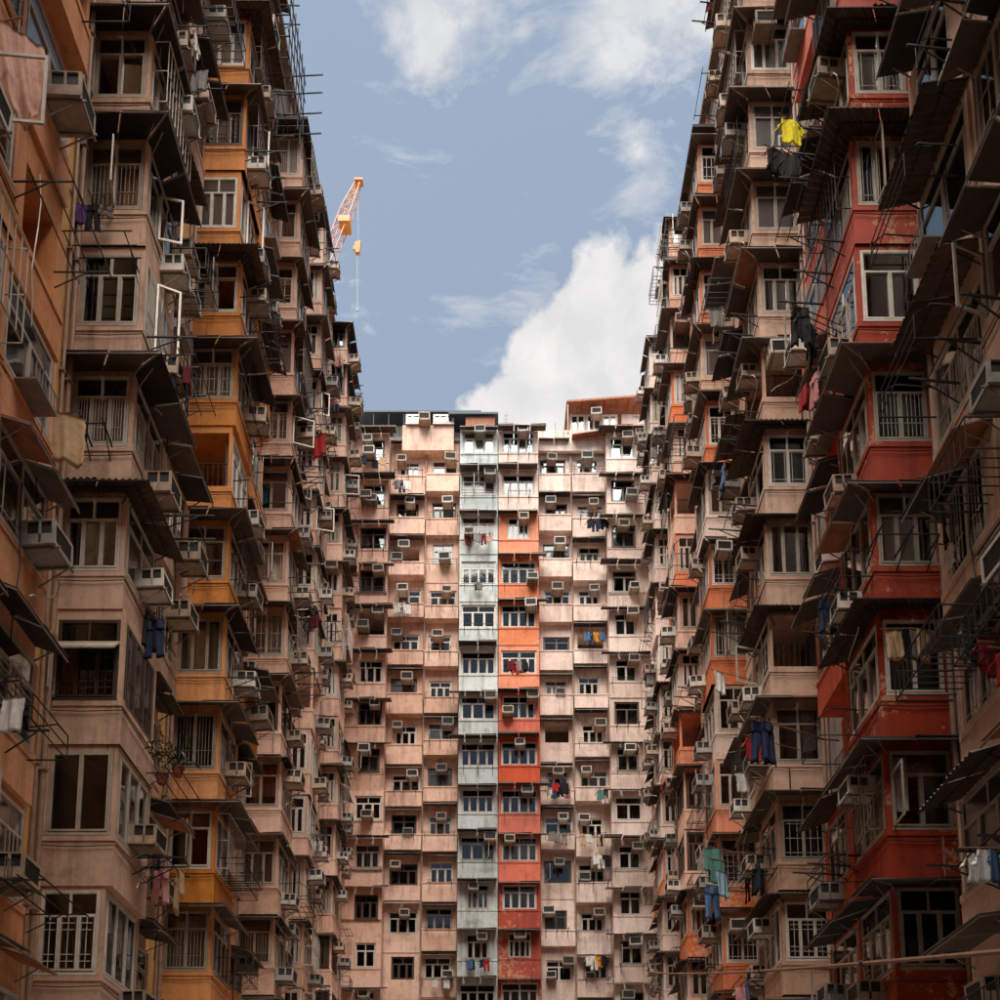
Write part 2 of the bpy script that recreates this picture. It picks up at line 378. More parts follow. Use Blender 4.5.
# ------------------------------------------------------------------ air conditioners (local: x centred, outward -y, z 0 = base)
def ac_meshes(cm, w, h, d):
    def make():
        c = MB(); t = .02
        c.box(-w/2, w/2, -d, .12, 0, t).box(-w/2, w/2, -d, .12, h - t, h)
        for sx in (-1, 1):
            x = sx * w / 2; xi = x - sx * t
            c.box(min(x, xi), max(x, xi), -d, -d + .05, t, h - t); c.box(min(x, xi), max(x, xi), -d * .52 - .02, -d * .52 + .02, t, h - t)
            c.box(min(x, xi), max(x, xi), -.06, .12, t, h - t); c.box(min(x, xi), max(x, xi), -d + .05, -.06, t, h * .42)
        c.box(-w/2 + t, w/2 - t, -d, -d + .02, t, t + .03).box(-w/2 + t, w/2 - t, -d, -d + .02, h - t - .03, h - t)
        c.box(-w/2 + t, -w/2 + .05, -d, -d + .02, t + .03, h - t - .03).box(w/2 - .05, w/2 - t, -d, -d + .02, t + .03, h - t - .03)
        g = MB(); g.box(-w/2 + .03, w/2 - .03, -d + .03, -d + .05, t, h - t)
        n = 7
        for i in range(n): z = t + .05 + (h - .14) * i / (n - 1); g.box(-w/2 + .05, w/2 - .05, -d + .012, -d + .028, z, z + .012)
        s = MB(); s.box(-w/2 + .03, w/2 - .03, -d + .06, .1, t + .01, h - t - .01)
        b = MB()
        for x in (-w * .38, w * .38):
            b.box(x - .015, x + .015, -d - .06, .1, -.035, -.004); b.bar((x, -d + .02, -.03), (x, .02, -.34), .013)
        b.box(-w * .5, w * .5, -d - .02, -d + .01, -.066, -.038)
        return c.mesh('casing', cm), g.mesh('coil_grille', 'ac_coil'), s.mesh('inner_vent', 'ac_dark'), b.mesh('bracket', 'galvanised')
    return cached(('ac', cm, w, h, d), make)
def hose_mesh(k):
    def make():
        r = random.Random(k); pts = [(.12, -.2, .05)]
        a = r.uniform(.15, .4)
        for i in range(1, 9): pts.append((.12 + a * math.sin(i * .55), -.2 - .05 * math.sin(i) + .02 * i, .05 - .11 * i))
        return MB().path(pts, .014, 5).mesh('drain_hose', 'hose')
    return cached(('hose', k), make)
NUM = 'no one two three four five six seven eight nine ten eleven twelve thirteen fourteen fifteen sixteen seventeen eighteen'.split()
def below(k): n = max(1, 18 - k); return f'{NUM[n]} storey{"s" if n > 1 else ""} below the roof'
def add_ac(loc, rz, label, group, near=True, r=rnd, where=None, k=0, mount=''):
    cm = r.choice(['ac_beige', 'ac_beige', 'ac_white', 'ac_grey'])
    if where: label = f'{cm[3:]} air conditioner {mount}, {where}, {below(k)}'; group = f'air conditioners on the {where}'
    w, h, d = r.choice([(.62, .4, .5), (.56, .38, .46), (.66, .44, .55)])
    a = tag(empty('air_conditioner', loc, rz), label, 'air conditioner', group)
    c, g, s, b = ac_meshes(cm, w, h, d)
    a.rotation_euler = (R(r.uniform(-3, 4)), R(r.uniform(-2, 2)), rz + R(r.uniform(-3, 3)))
    obj('casing', c, a); obj('coil_grille', g, a); obj('inner_vent', s, a); obj('bracket', b, a)
    if near and r.random() < .5: obj('drain_hose', hose_mesh(r.randrange(4)), a)
    return a

# ------------------------------------------------------------------ clothes and racks
WASH = ['white', 'white', 'black', 'black', 'black', 'grey', 'grey', 'navy', 'navy', 'beige', 'beige', 'blush', 'maroon', 'blue', 'pale_blue', 'pink', 'white', 'grey', 'red']
def loft(m, secs, fold=.02, n=20, seed=0):
    """hanging cloth as a closed thin shell; secs = (cx, cz, ax, az, half width, unused): folds deepen downwards"""
    r = random.Random(seed * 7 + 3); ph = r.random() * 6; fq = r.uniform(16, 26); i0 = len(m.v); nj = 0
    # resample the sections so that folds and creases have room
    S = []
    for j in range(len(secs) - 1):
        for q in range(4): t = q / 4; S.append(tuple(secs[j][i] * (1 - t) + secs[j + 1][i] * t for i in range(6)))
    S.append(secs[-1]); J = len(S)
    edge = [r.uniform(-.012, .012) for _ in range(J)]
    for j, (cx, cz, ax, az, hw, th) in enumerate(S):
        dp = j / (J - 1); amp = fold * (.35 + 1.3 * dp)
        for side in (0, 1):
            for k in range(n):
                t = (k / (n - 1)) * 2 - 1
                if side: t = -t
                u = t * (hw + edge[j]); y = amp * math.sin(u * fq + ph + dp * 1.2) + amp * .5 * math.sin(u * fq * 2.3 + ph * 2 - dp * 2) + (.008 if side else -.008) * (1 - t * t) + (.004 if side else -.004)
                m.v.append((cx + ax * u, y + .03 * dp * math.sin(ph), cz + az * u - (0 if j < J - 1 else .012 * math.sin(u * 30 + ph))))
    c = 2 * n
    for j in range(J - 1):
        for k in range(c): a = i0 + j * c + k; b = i0 + j * c + (k + 1) % c; m.f.append((a, b, b + c, a + c))
    for base in (i0, i0 + (J - 1) * c):
        for k in range(n - 1): m.f.append((base + k, base + k + 1, base + c - 2 - k, base + c - 1 - k))
def cloth_mesh(kind, mat, seed):
    def make():
        m = MB(); r = random.Random(seed)
        if kind == 'shirt':
            loft(m, [(0, 0, 1, 0, .10, .02), (0, -.04, 1, 0, .20, .03), (.01, -.2, 1, 0, .21, .045), (.02, -.42, 1, 0, .22, .05), (.015, -.64, 1, 0, .24, .055)], .02, 18, seed)
            for sx in (-1, 1): loft(m, [(sx * .17, -.05, .3, -.9, .08, .03), (sx * .27, -.2, .6 * sx, -.4, .085, .03), (sx * .33, -.36, .8, .2 * sx, .08, .03)], .02, 18, seed + 1)
        elif kind == 'trousers':
            loft(m, [(0, 0, 1, 0, .2, .03), (0, -.08, 1, 0, .21, .05), (0, -.26, 1, 0, .22, .06)], .02, 18, seed)
            for sx in (-1, 1): loft(m, [(sx * .1, -.22, 1, 0, .115, .05), (sx * .12, -.55, 1, 0, .10, .04), (sx * (.12 + r.uniform(0, .05)), -.98, 1, 0, .09, .04)], .02, 18, seed + 2)
        elif kind == 'towel':
            loft(m, [(0, 0, 1, 0, .25, .012), (0, -.2, 1, .03, .26, .03), (.02, -.45, 1, .02, .25, .035), (.01, -.75, 1, -.04, .24, .03)], .02, 18, seed)
        elif kind == 'shorts':
            loft(m, [(0, 0, 1, 0, .18, .03), (0, -.2, 1, 0, .2, .05)], .02, 18, seed)
            for sx in (-1, 1): loft(m, [(sx * .1, -.17, 1, 0, .11, .05), (sx * .12, -.42, 1, 0, .12, .04)], .02, 18, seed + 2)
        else:      # sheet
            loft(m, [(0, 0, 1, 0, .7, .012), (.03, -.4, 1, .05, .7, .05), (.1, -.9, 1, .1, .62, .06), (.18, -1.5, 1, .16, .5, .05), (.3, -1.9, 1, .2, .22, .04)], .06, 40, seed)
        me = m.mesh(kind, mat)
        for p in me.polygons: p.use_smooth = True
        return me
    return cached(('cl', kind, mat, seed % 4), make)
def add_cloth(kind, colour, loc, rz, where, sc=1.0, seed=0, k=None):
    o = obj(kind, cloth_mesh(kind, 'cloth_' + colour, seed), None, loc, rz); o.scale = (sc, sc, sc)
    nm = {'sheet': 'bed sheet'}.get(kind, kind)
    adj = {'shirt': 'hung out to dry', 'trousers': 'hanging to dry', 'towel': 'draped over a rail', 'shorts': 'pegged out', 'sheet': 'billowing over a rail'}[kind]
    if k is not None: return tag(o, f"{colour.replace('_', ' ')} {nm} {where}, {below(k)}", 'laundry', 'washing hung ' + where)
    return tag(o, f"{colour.replace('_', ' ')} {nm} {adj} {where}", 'laundry', 'washing hung ' + where)
def rack_mesh(kind, w, d):
    def make():
        m = MB(); r = .014
        if kind == 'rail':
            for x in (-w/2, w/2): m.bar((x, .05, 0), (x, -d, 0), r).bar((x, .02, -.3), (x, -d * .6, 0), r * .8)
            for q in (.3, .62, .97): m.bar((-w/2 - .15, -d * q, .02), (w/2 + .15, -d * q, .02), r * .9)
        elif kind == 'cage':
            for z in (0, .5): m.bar((-w/2, -d, z), (w/2, -d, z), r).bar((-w/2, 0, z), (-w/2, -d, z), r).bar((w/2, 0, z), (w/2, -d, z), r)
            n = int(w / .16)
            for i in range(n + 1): x = -w/2 + w * i / n; m.bar((x, -d, 0), (x, -d, .5), r * .7).bar((x, 0, 0), (x, -d, 0), r * .7)
        elif kind == 'arms':
            for x, l in ((-w/2, d * 1.3), (w/2, d), (0, d * 1.1)): m.bar((x, .05, 0), (x + .05, -l, .04), r * 1.5).bar((x, .02, -.35), (x + .03, -l * .7, 0), r)
            m.bar((-w/2, -d * .8, .03), (w/2 + .1, -d * .8, .03), r)
        else:
            for x in (-w/2, w/2): m.path([(x, .04, .25), (x, -d * .7, .3), (x, -d, .1), (x, -d, -.3), (x, .03, -.3)], r, 5)
            for z in (-.3, -.1, .1): m.bar((-w/2, -d, z), (w/2, -d, z), r * .8)
        return m.mesh('drying_rack', 'black_iron' if kind in ('arms', 'hoop') else 'black_iron')
    return cached(('rack', kind, w, d), make)
RACKNAME = dict(rail='three bar iron drying rack', cage='barred black drying cage', arms='black iron drying brackets', hoop='bent iron hoop rack')
def add_rack(kind, loc, rz, where, w=1.2, d=.8, k=None):
    o = obj('drying_rack', rack_mesh(kind, round(w, 1), round(d, 1)), None, loc, rz)
    return tag(o, f'{RACKNAME[kind]}, {where}, {below(k)}' if k is not None else f'{RACKNAME[kind]} fixed {where}', 'drying rack', 'drying racks ' + where)

# ------------------------------------------------------------------ ground
GZ = -1.6
g = obj('ground', MB().box(-400, 400, -400, 400, GZ - .5, GZ).mesh('ground', 'paving')); g['kind'] = 'structure'
pv = obj('courtyard_paving', MB().box(-8.6, 8.6, -6, 52.5, GZ - .1, GZ + .012).mesh('courtyard_paving', 'concrete')); pv['kind'] = 'structure'

# ------------------------------------------------------------------ the two long wings
H = 2.75; XI = 8.77; P = 1.37; ROOF = 48.3; BL = 3.62
def canopy(parent, segs, mat, near, corr, r, drop=.16, ribs=True):
    """segs: list of quads strips ((inner a, inner b, outer a, outer b)) in world coords; builds panels with frame below"""
    root = None; fr = MB(); panels = []
    for (ia, ib, oa, ob) in segs:
        ia, ib, oa, ob = map(Vector, (ia, ib, oa, ob))
        n = max(1, round((oa - ob).length / .95))
        for i in range(n):
            t0, t1 = i / n, (i + 1) / n - .02
            q = [ia.lerp(ib, t0), ia.lerp(ib, t1), oa.lerp(ob, t1), oa.lerp(ob, t0)]
            j = Vector((0, 0, r.uniform(-.07, .06))); q[2] = q[2] + j; q[3] = q[3] + j * r.uniform(0, 1)
            panels.append(q)
            e = Vector((0, 0, -.028))
            fr.bar(ia.lerp(ib, t0) + e, oa.lerp(ob, t0) + e, .016)
        e = Vector((0, 0, -.03)); fr.bar(ia.lerp(oa, .97) + e, ib.lerp(ob, .97) + e, .018)
        if corr: fr.bar(ia.lerp(oa, .5) + e, ib.lerp(ob, .5) + e, .018)
        for t in (.08, .92):
            a = ia.lerp(ib, t); o_ = oa.lerp(ob, t); fr.bar(a + Vector((0, 0, -.35)), a.lerp(o_, .6) + e, .014)
    fo = obj('canopy', fr.mesh('canopy', 'black_iron' if corr else 'galvanised'), parent)
    def panel_mesh(m, q):
        if corr:
            k = 7; i0 = len(m.v)
            for j in range(k * 2 + 1):
                t = j / (k * 2); up = Vector((0, 0, .027 * (1 if j % 2 else -1)))
                m.v.append(tuple(q[0].lerp(q[1], t) + up)); m.v.append(tuple(q[3].lerp(q[2], t) + up))
            for j in range(k * 2): a = i0 + 2 * j; m.f.append((a, a + 1, a + 3, a + 2))
        else:
            u = Vector((0, 0, .018)); m.hexa([*q, *[x + u for x in q]])
    if near:
        for q in panels: m = MB(); panel_mesh(m, q); obj('panel', m.mesh('panel', mat if corr or r.random() < .75 else r.choice(['canopy_sheet', 'canopy_dark', 'rust_sheet', 'corrugated'])), fo)
    else:
        m = MB()
        for q in panels: panel_mesh(m, q)
        obj('panel', m.mesh('panel', mat), fo)
    return fo

SAMPLE_GROUPS = {}
def build_wing(s, root, cols, seed):
    r = random.Random(seed)
    rzf = R(90) if s < 0 else R(-90)
    def pt(u, v, z): return (s * (XI - v), u, z)
    def lbox(m, u0, u1, v0, v1, z0, z1): m.box(s * (XI - v0), s * (XI - v1), u0, u1, z0, z1); return m
    # core wall
    obj('core_wall', lbox(MB(), -6, 60, -9, 0, GZ, ROOF - .02).mesh('core_wall', 'unlit_room_wall'), root)
    obj('roof', lbox(MB(), -6.2, 60.2, -9.2, .3, ROOF, ROOF + .25).mesh('roof', 'concrete'), root)
    for ci, c in enumerate(cols):
        u0 = c['u0']; near = c['near']; u1 = u0 + c.get('len', BL); um = u0 + c.get('split', 1.85)
        nxt = cols[ci + 1]['u0'] if ci + 1 < len(cols) else 52.3
        # recess wall between this bay and the next one
        gw = obj('recess_wall', lbox(MB(), u1 - .02, nxt + .02, 0, .06, GZ, ROOF - .03).mesh('recess_wall', c.get('gapcol', c['col'])), root)
        for du, rad in ((.35, .06), (nxt - u1 - .3, .05), (nxt - u1 - .55, .035)):
            pm = MB().bar(pt(u1 + du, .06 + rad + .03, GZ), pt(u1 + du, .06 + rad + .03, ROOF - .2), rad, 8)
            for k in range(17): z = k * H + 1.1; lbox(pm, u1 + du - rad - .02, u1 + du + rad + .02, .055, .1 + 2 * rad, z, z + .06)
            obj('drain_pipe', pm.mesh('drain_pipe', 'pipe'), root)
        k0, k1 = c['ks']; ph = c['phase']
        half = []
        for k in range(0, 18):
            zs = H * k + ph
            d = dict(k=k, zs=zs, p=c.get('P', P) + r.uniform(-.07, .07), drop=r.choice([.85, .9, .95, 1.05]), wh=1.58)
            d['p2'] = d['p'] - r.choice(c.get('rec', [0, .12, .3, .42, .5])); d['dz2'] = r.choice([0, 0, -.28, .22, -.45])
            cn = c.get('canopy', {}).get(k, None)
            if cn is None: cn = r.choices(['flat', 'corr', 'none', 'dark'], c.get('cw', [6, 1.5, 1.5, 2]))[0]
            d['can'] = cn; d['can2'] = r.choices(['flat', 'corr', 'none', 'dark'], c.get('c2w', [5, 1.5, 2.5, 2]))[0]
            if cn == 'none' and k >= 13: cn = d['can'] = 'flat'  # flat canopies added up here to keep sun glare off the panes
            if cn == 'none': d['wh'] = 1.68
            half.append(d)
        for i, d in enumerate(half):
            k = d['k']; zs = d['zs']; p = d['p']; p2 = d['p2']; mat = c.get('colk', {}).get(k, c['col'])
            up = half[i + 1] if i + 1 < len(half) else None
            ztop = (up['zs'] - up['drop']) if up else ROOF - .02
            if ztop > ROOF - .02: ztop = ROOF - .02
            zt2 = min((up['zs'] + up['dz2'] - up['drop']) if up else ROOF - .02, ROOF - .02)
            vis = k0 <= k <= k1
            if zs + .5 > ROOF or k > c.get('top', 99): continue
            if k == c.get('top'):
                ztop = zs + 1.75; zt2 = zs + d['dz2'] + 1.75
                obj('bay_roof', lbox(MB(), u0 - .25, u1 + .05, -.1, p + .2, ztop + .3, ztop + .42).mesh('bay_roof', 'canopy_dark'), root)
                lo = lbox(MB(), u0 + .04, u1 - .04, 0, min(p, p2) - .12, min(ztop, zt2) - .01, ztop + .3)
                obj('parapet', lo.mesh('parapet', mat), root)
            z0 = zs - d['drop']
            wh = min(d['wh'], ztop - zs - .08)
            # --- near half: spandrel box with a proud cap, corner posts, lintel
            m = MB()
            lbox(m, u0, um - .04, 0, p, z0, zs - .16)
            lbox(m, u0 - .02, um - .04, 0, p + .02, zs - .16, zs)
            if c.get('rib', True) and r.random() < .7: lbox(m, u0 - .012, um - .04, 0, p + .012, z0, z0 + .09)
            inset = .10 if d['can'] != 'none' else .03
            lbox(m, u0 + inset, um - .04, 0, p - inset, zs + wh, ztop)
            for (a, b, e, f) in ((u0 + .02, u0 + .11, p - .11, p - .02), (um - .13, um - .045, p - .11, p - .02), (u0 + .02, u0 + .11, .0, .09)): lbox(m, a, b, e, f, zs, zs + wh)
            lbox(m, um - .125, um - .047, 0, p - .115, zs, zs + wh)           # party wall
            obj('bay_wall', m.mesh('bay_wall', mat), root)
            # --- far half
            zs2 = zs + d['dz2']; za = zs2 - d['drop']; wh2 = min(1.52, zt2 - zs2 - .08)
            mat2 = c.get('colk2', {}).get(k, c.get('col2', mat))
            m = MB()
            lbox(m, um - .03, u1, 0, p2, za, zs2 - .12); lbox(m, um - .03, u1, 0, p2 + .02, zs2 - .12, zs2)
            lbox(m, um - .03, u1 - .02, 0, p2 - .1, zs2 + wh2, zt2)
            solid = r.random() < .35
            if solid: lbox(m, um - .03, um + .34, 0, p2 - .02, zs2, zs2 + wh2); lbox(m, u1 - .3, u1 - .02, 0, p2 - .02, zs2, zs2 + wh2)
            else: lbox(m, um - .03, um + .05, 0, p2 - .02, zs2, zs2 + wh2); lbox(m, u1 - .12, u1 - .02, 0, p2 - .02, zs2, zs2 + wh2)
            obj('bay_wall', m.mesh('bay_wall', mat2), root)
            if not vis: continue
            where = c['where']
            # --- windows
            fm = r.choices(['frame_grey', 'frame_white', 'frame_bronze'], c.get('fw', [6, 3, 1]))[0]
            sw = c.get('side', {}).get(k, {})
            typ = sw.get('type') or r.choices(['T3', 'T2', 'S2', 'P3', 'P2', 'open'], [4, 4, 2, 1, 1, c.get('open', .6)])[0]
            wS = p - .22
            if typ != 'open':
                x_in, x_out = s * (XI - .1), s * (XI - p + .12)
                add_window(root, (min(x_in, x_out), u0 + .065, zs), 0, wS, wh, typ, sw.get('frame', fm), near, r, sw.get('curtain'), sw.get('openc', (r.randrange(2) if r.random() < .08 else None)), sw.get('grille'), sw.get('hopper', False))
            else:
                rm = MB()
                for q in range(9): x = s * (XI - .1 - (p - .2) * q / 8); rm.bar((x, u0 + .06, zs), (x, u0 + .06, zs + .75), .012)
                rm.bar((s * (XI - .1), u0 + .06, zs + .75), (s * (XI - p + .1), u0 + .06, zs + .75), .018)
                obj('railing', rm.mesh('railing', 'black_iron'), root)
            wF = um - .04 - u0 - .26
            yF = u0 + .12 if s < 0 else u0 + .12 + wF
            if not (typ == 'open' and r.random() < .5):
                add_window(root, (s * (XI - p + .065), yF, zs), rzf, wF, wh, r.choice(['T3', 'T3', 'T4', 'P3', 'T2']), fm, near, r, None, (r.randrange(2) if r.random() < .09 else None))
            a0, a1 = (um + .34, u1 - .3) if solid else (um + .06, u1 - .13)
            w2 = a1 - a0; y2 = a0 if s < 0 else a1
            if r.random() > .08: add_window(root, (s * (XI - p2 + .065), y2, zs2), rzf, w2, wh2, r.choice(['T3', 'T2', 'P2', 'S2']), r.choice(['frame_grey', 'frame_white', 'frame_grey']), near, r, None, (0 if r.random() < .1 else None))
            # --- canopies
            cz = ztop - .04
            def mk(can, ua, ub, pp, z, side):
                if can == 'none': return
                big = c.get('big', {}).get(k) if side else None
                if z > ROOF: return
                pf = r.uniform(*c.get('pf', (.45, .72))); ps = r.uniform(.3, .55); dr = r.uniform(.1, .24)
                if big: ps, pf, dr = big
                mat_ = {'flat': 'canopy_sheet', 'dark': 'canopy_dark', 'corr': 'corrugated', 'green': 'green_sheet'}[can]
                inn = pp - .1
                segs = []
                if side: segs.append((pt(ua + .1, .0, z), pt(ua + .1, inn, z), pt(ua - ps, .0, z - dr), pt(ua - ps, pp + pf, z - dr)))
                segs.append((pt(ua + (.1 if side else 0), inn, z), pt(ub, inn, z), pt(ua - (ps if side else 0), pp + pf, z - dr), pt(ub, pp + pf, z - dr)))
                canopy(root, segs, mat_, near, can in ('corr', 'green'), r)
            mk(d['can'], u0, um - .05, p, cz, True)
            mk(d['can2'] if c.get('colk2c', {}).get(k) is None else c['colk2c'][k], um, u1, p2, min(zt2 - .04, ROOF - .05), False)
            # --- cable along the spandrel
            if near:
                pts = [pt(u0 - .03, .03, zs - .26), pt(u0 - .035, p * .5, zs - .285), pt(u0 - .035, p + .03, zs - .26), pt(u0 + .6, p + .035, zs - .3), pt(um, p + .035, zs - .34)]
                obj('cable', MB().path(pts, .011, 4).mesh('cable', 'cable_black'), root)
            # --- loose cables, vent stubs, cages and hoods
            if r.random() < .75:
                ua = r.uniform(u0 + .2, u1 - .2); pp = (p if ua < um else p2) + .03; pts = []
                for q in range(7): pts.append(pt(ua + .06 * math.sin(q * 1.3 + k), pp + .012 * (q % 2), zs + 1.2 - .45 * q))
                obj('cable', MB().path(pts, .012 if near else .018, 4).mesh('cable', r.choice(['cable_black', 'hose', 'cable_black'])), root)
            if r.random() < .15:
                va = r.uniform(.15, p - .2); lw = r.uniform(.5, .95)
                obj('wall_pipe', MB().bar(pt(u0 - .045, va, z0 + .05), pt(u0 - .045, va, zs - .2), .02, 6).mesh('wall_pipe', r.choice(['pipe', 'cable_black'])), root)
            if r.random() < .2:
                cg = MB(); ca_, cb_ = u0 + .1, um - .15; vo = p + .32
                for z in (zs + .02, zs + wh * .5, zs + wh - .05): cg.path([pt(ca_, p, z), pt(ca_, vo, z), pt(cb_, vo, z), pt(cb_, p, z)], .014, 4)
                for q in range(10): uq = ca_ + (cb_ - ca_) * q / 9; cg.bar(pt(uq, vo, zs + .02), pt(uq, vo, zs + wh - .05), .01)
                obj('window_cage', cg.mesh('window_cage', r.choice(['galvanised', 'frame_white', 'black_iron'])), root)
            if r.random() < .3:
                bx_ = MB(); ub_ = r.uniform(um + .1, u1 - .9); zb_ = zs2 - .05
                lbox(bx_, ub_, ub_ + .7, p2 + .025, p2 + .38, zb_ - .03, zb_)
                for q in range(8): bx_.bar(pt(ub_ + .1 * q, p2 + .37, zb_), pt(ub_ + .1 * q, p2 + .37, zb_ + .3), .01)
                bx_.bar(pt(ub_, p2 + .37, zb_ + .3), pt(ub_ + .7, p2 + .37, zb_ + .3), .012)
                obj('plant_shelf', bx_.mesh('plant_shelf', 'galvanised'), root)
            # --- air conditioners on the front
            acl = ag = None; MT = ['high in window', 'below sill', 'at sill']
            n_ac = r.choices([0, 1, 2], c.get('acw', [1.5, 5, 2.2]))[0]
            if n_ac >= 1:
                uu = r.uniform(u0 + .5, um - .45); mi = r.randrange(3); zz = [zs + wh * .62, zs - .5, zs + .1][mi]
                add_ac((s * (XI - p - .05), uu, zz), rzf, acl, ag, near, r, where, k, MT[mi])
            if n_ac >= 2 or r.random() < (.55 if 'acw' not in c else .3):
                uu = r.uniform(um + .5, u1 - .4); mi = r.randrange(3); zz = [zs2 + wh2 * .6, zs2 - .5, zs2 + .05][mi]
                add_ac((s * (XI - p2 - .05), uu, zz), rzf, acl, ag, near, r, where, k, 'near recess')
            if r.random() < c.get('side_ac', .1): add_ac((s * (XI - p + .45), u0 - .03, zs + wh * .6), 0, acl, ag, near, r, where, k, 'on bay end')
            # --- racks and washing on the front
            for _rk in range(r.choices([0, 1, 2], [3, 5, 2])[0]):
                uu = r.uniform(u0 + .6, u1 - .7); kd = r.choice(['rail', 'cage', 'arms', 'hoop', 'arms'])
                zz = zs + r.choice([-.1, -.25, .1]); w_ = r.choice([1.0, 1.2, 1.4]); dd = r.choice([.6, .8, .9]) if c.get('P', P) > 1.2 else r.choice([.3, .4, .5])
                xx = s * (XI - p - .03)
                add_rack(kd, (xx, uu, zz), rzf, where, w_, dd, k)
                if r.random() < .55 * c.get('wash', .4):
                    for q in range(r.choice([1, 2, 3, 4])):
                        add_cloth(r.choice(['shirt', 'towel', 'trousers', 'shorts', 'shirt']), r.choice(WASH), (s * (XI - p - .12 - dd * r.uniform(.3, .9)), uu + r.uniform(-.5, .5), zz), rzf + R(r.choice([0, 90, 80, 10])), 'on the ' + where, r.uniform(.65, .85), q, k)

def building(label, loc):
    return tag(empty('apartment_building', loc), label, 'building')
left = building('tall apartment wing with peach, tan, ochre and pink bay columns', (-9, 20, GZ))
right = building('tall apartment wing with red, pink and orange bay columns', (9, 20, GZ))
endb = building('apartment block closing the courtyard with pale blue and orange bays', (0, 54, GZ))
rear = building('plain unseen block added opposite the blue and orange bays to shade the courtyard', (0, -10, GZ))
# children are built in world coordinates, so parents keep an inverse
for b_ in (left, right, endb, rear): b_.location = (0, 0, 0)

colsL = [
 dict(u0=11.3, near=True, col='plaster_peach', gapcol='plaster_ochre', phase=-.1, ks=(0, 9), where='peach bays', rec=[0, .06], len=3.75, split=2.0, pf=(.3, .55), acw=[5, 4, 0], acname='beige', wash=.2, cw=[2, 1, 4, 2], c2w=[2, 1, 4, 2]),
 dict(u0=18.1, near=True, col='plaster_tan', gapcol='plaster_ochre', phase=0.0, ks=(1, 12), where='tan bays beside peach bays', acname='beige', wash=.35,
      canopy={12: 'flat', 11: 'flat', 10: 'flat', 9: 'dark', 8: 'dark', 7: 'none', 6: 'flat', 5: 'corr', 4: 'none', 3: 'none', 2: 'none', 1: 'dark'},
      side={9: dict(type='T2', grille=True, curtain=False), 8: dict(type='T2', curtain='curtain_brown'), 7: dict(type='T3', grille=True), 6: dict(type='T3', curtain='curtain_green'), 5: dict(type='T3', grille=True, curtain=False), 4: dict(type='T3', hopper=True, openc=0, grille=True), 3: dict(type='P2', curtain=False, grille=False), 2: dict(type='T3', curtain=False)}),
 dict(u0=24.9, near=True, col='plaster_yellow', phase=-.6, ks=(2, 17), where='ochre bays', acname='beige', wash=.35,
      canopy={15: 'flat', 14: 'flat', 13: 'corr', 12: 'flat', 11: 'none', 10: 'corr', 9: 'flat', 8: 'none', 7: 'flat', 6: 'dark', 5: 'flat', 4: 'flat', 3: 'flat'},
      side={7: dict(type='T2', curtain='curtain_green', grille=False), 8: dict(type='open'), 10: dict(type='T2', openc=1)}),
 dict(u0=31.9, near=True, col='plaster_pink', phase=-1.0, ks=(3, 17), where='pink bays beside ochre bays', rec=[.4, .5, .6], pf=(.2, .42), top=15, acname='beige', wash=.3, side={10: dict(type='S2', curtain='blind_blue'), 9: dict(type='T2', openc=1)}),
 dict(u0=38.7, near=False, col='plaster_pink', phase=1.1, ks=(3, 16), where='second pink bays past ochre', P=.95, rec=[.3, .4, .5], pf=(.15, .32), acname='white', wash=.35, open=1.5, canopy={9: 'green'}),
 dict(u0=45.5, near=False, col='plaster_salmon', phase=.3, ks=(3, 17), where='salmon corner bays', P=.9, rec=[.1, .2, .3], pf=(.2, .4), acname='white', wash=.35, open=1.5),
]
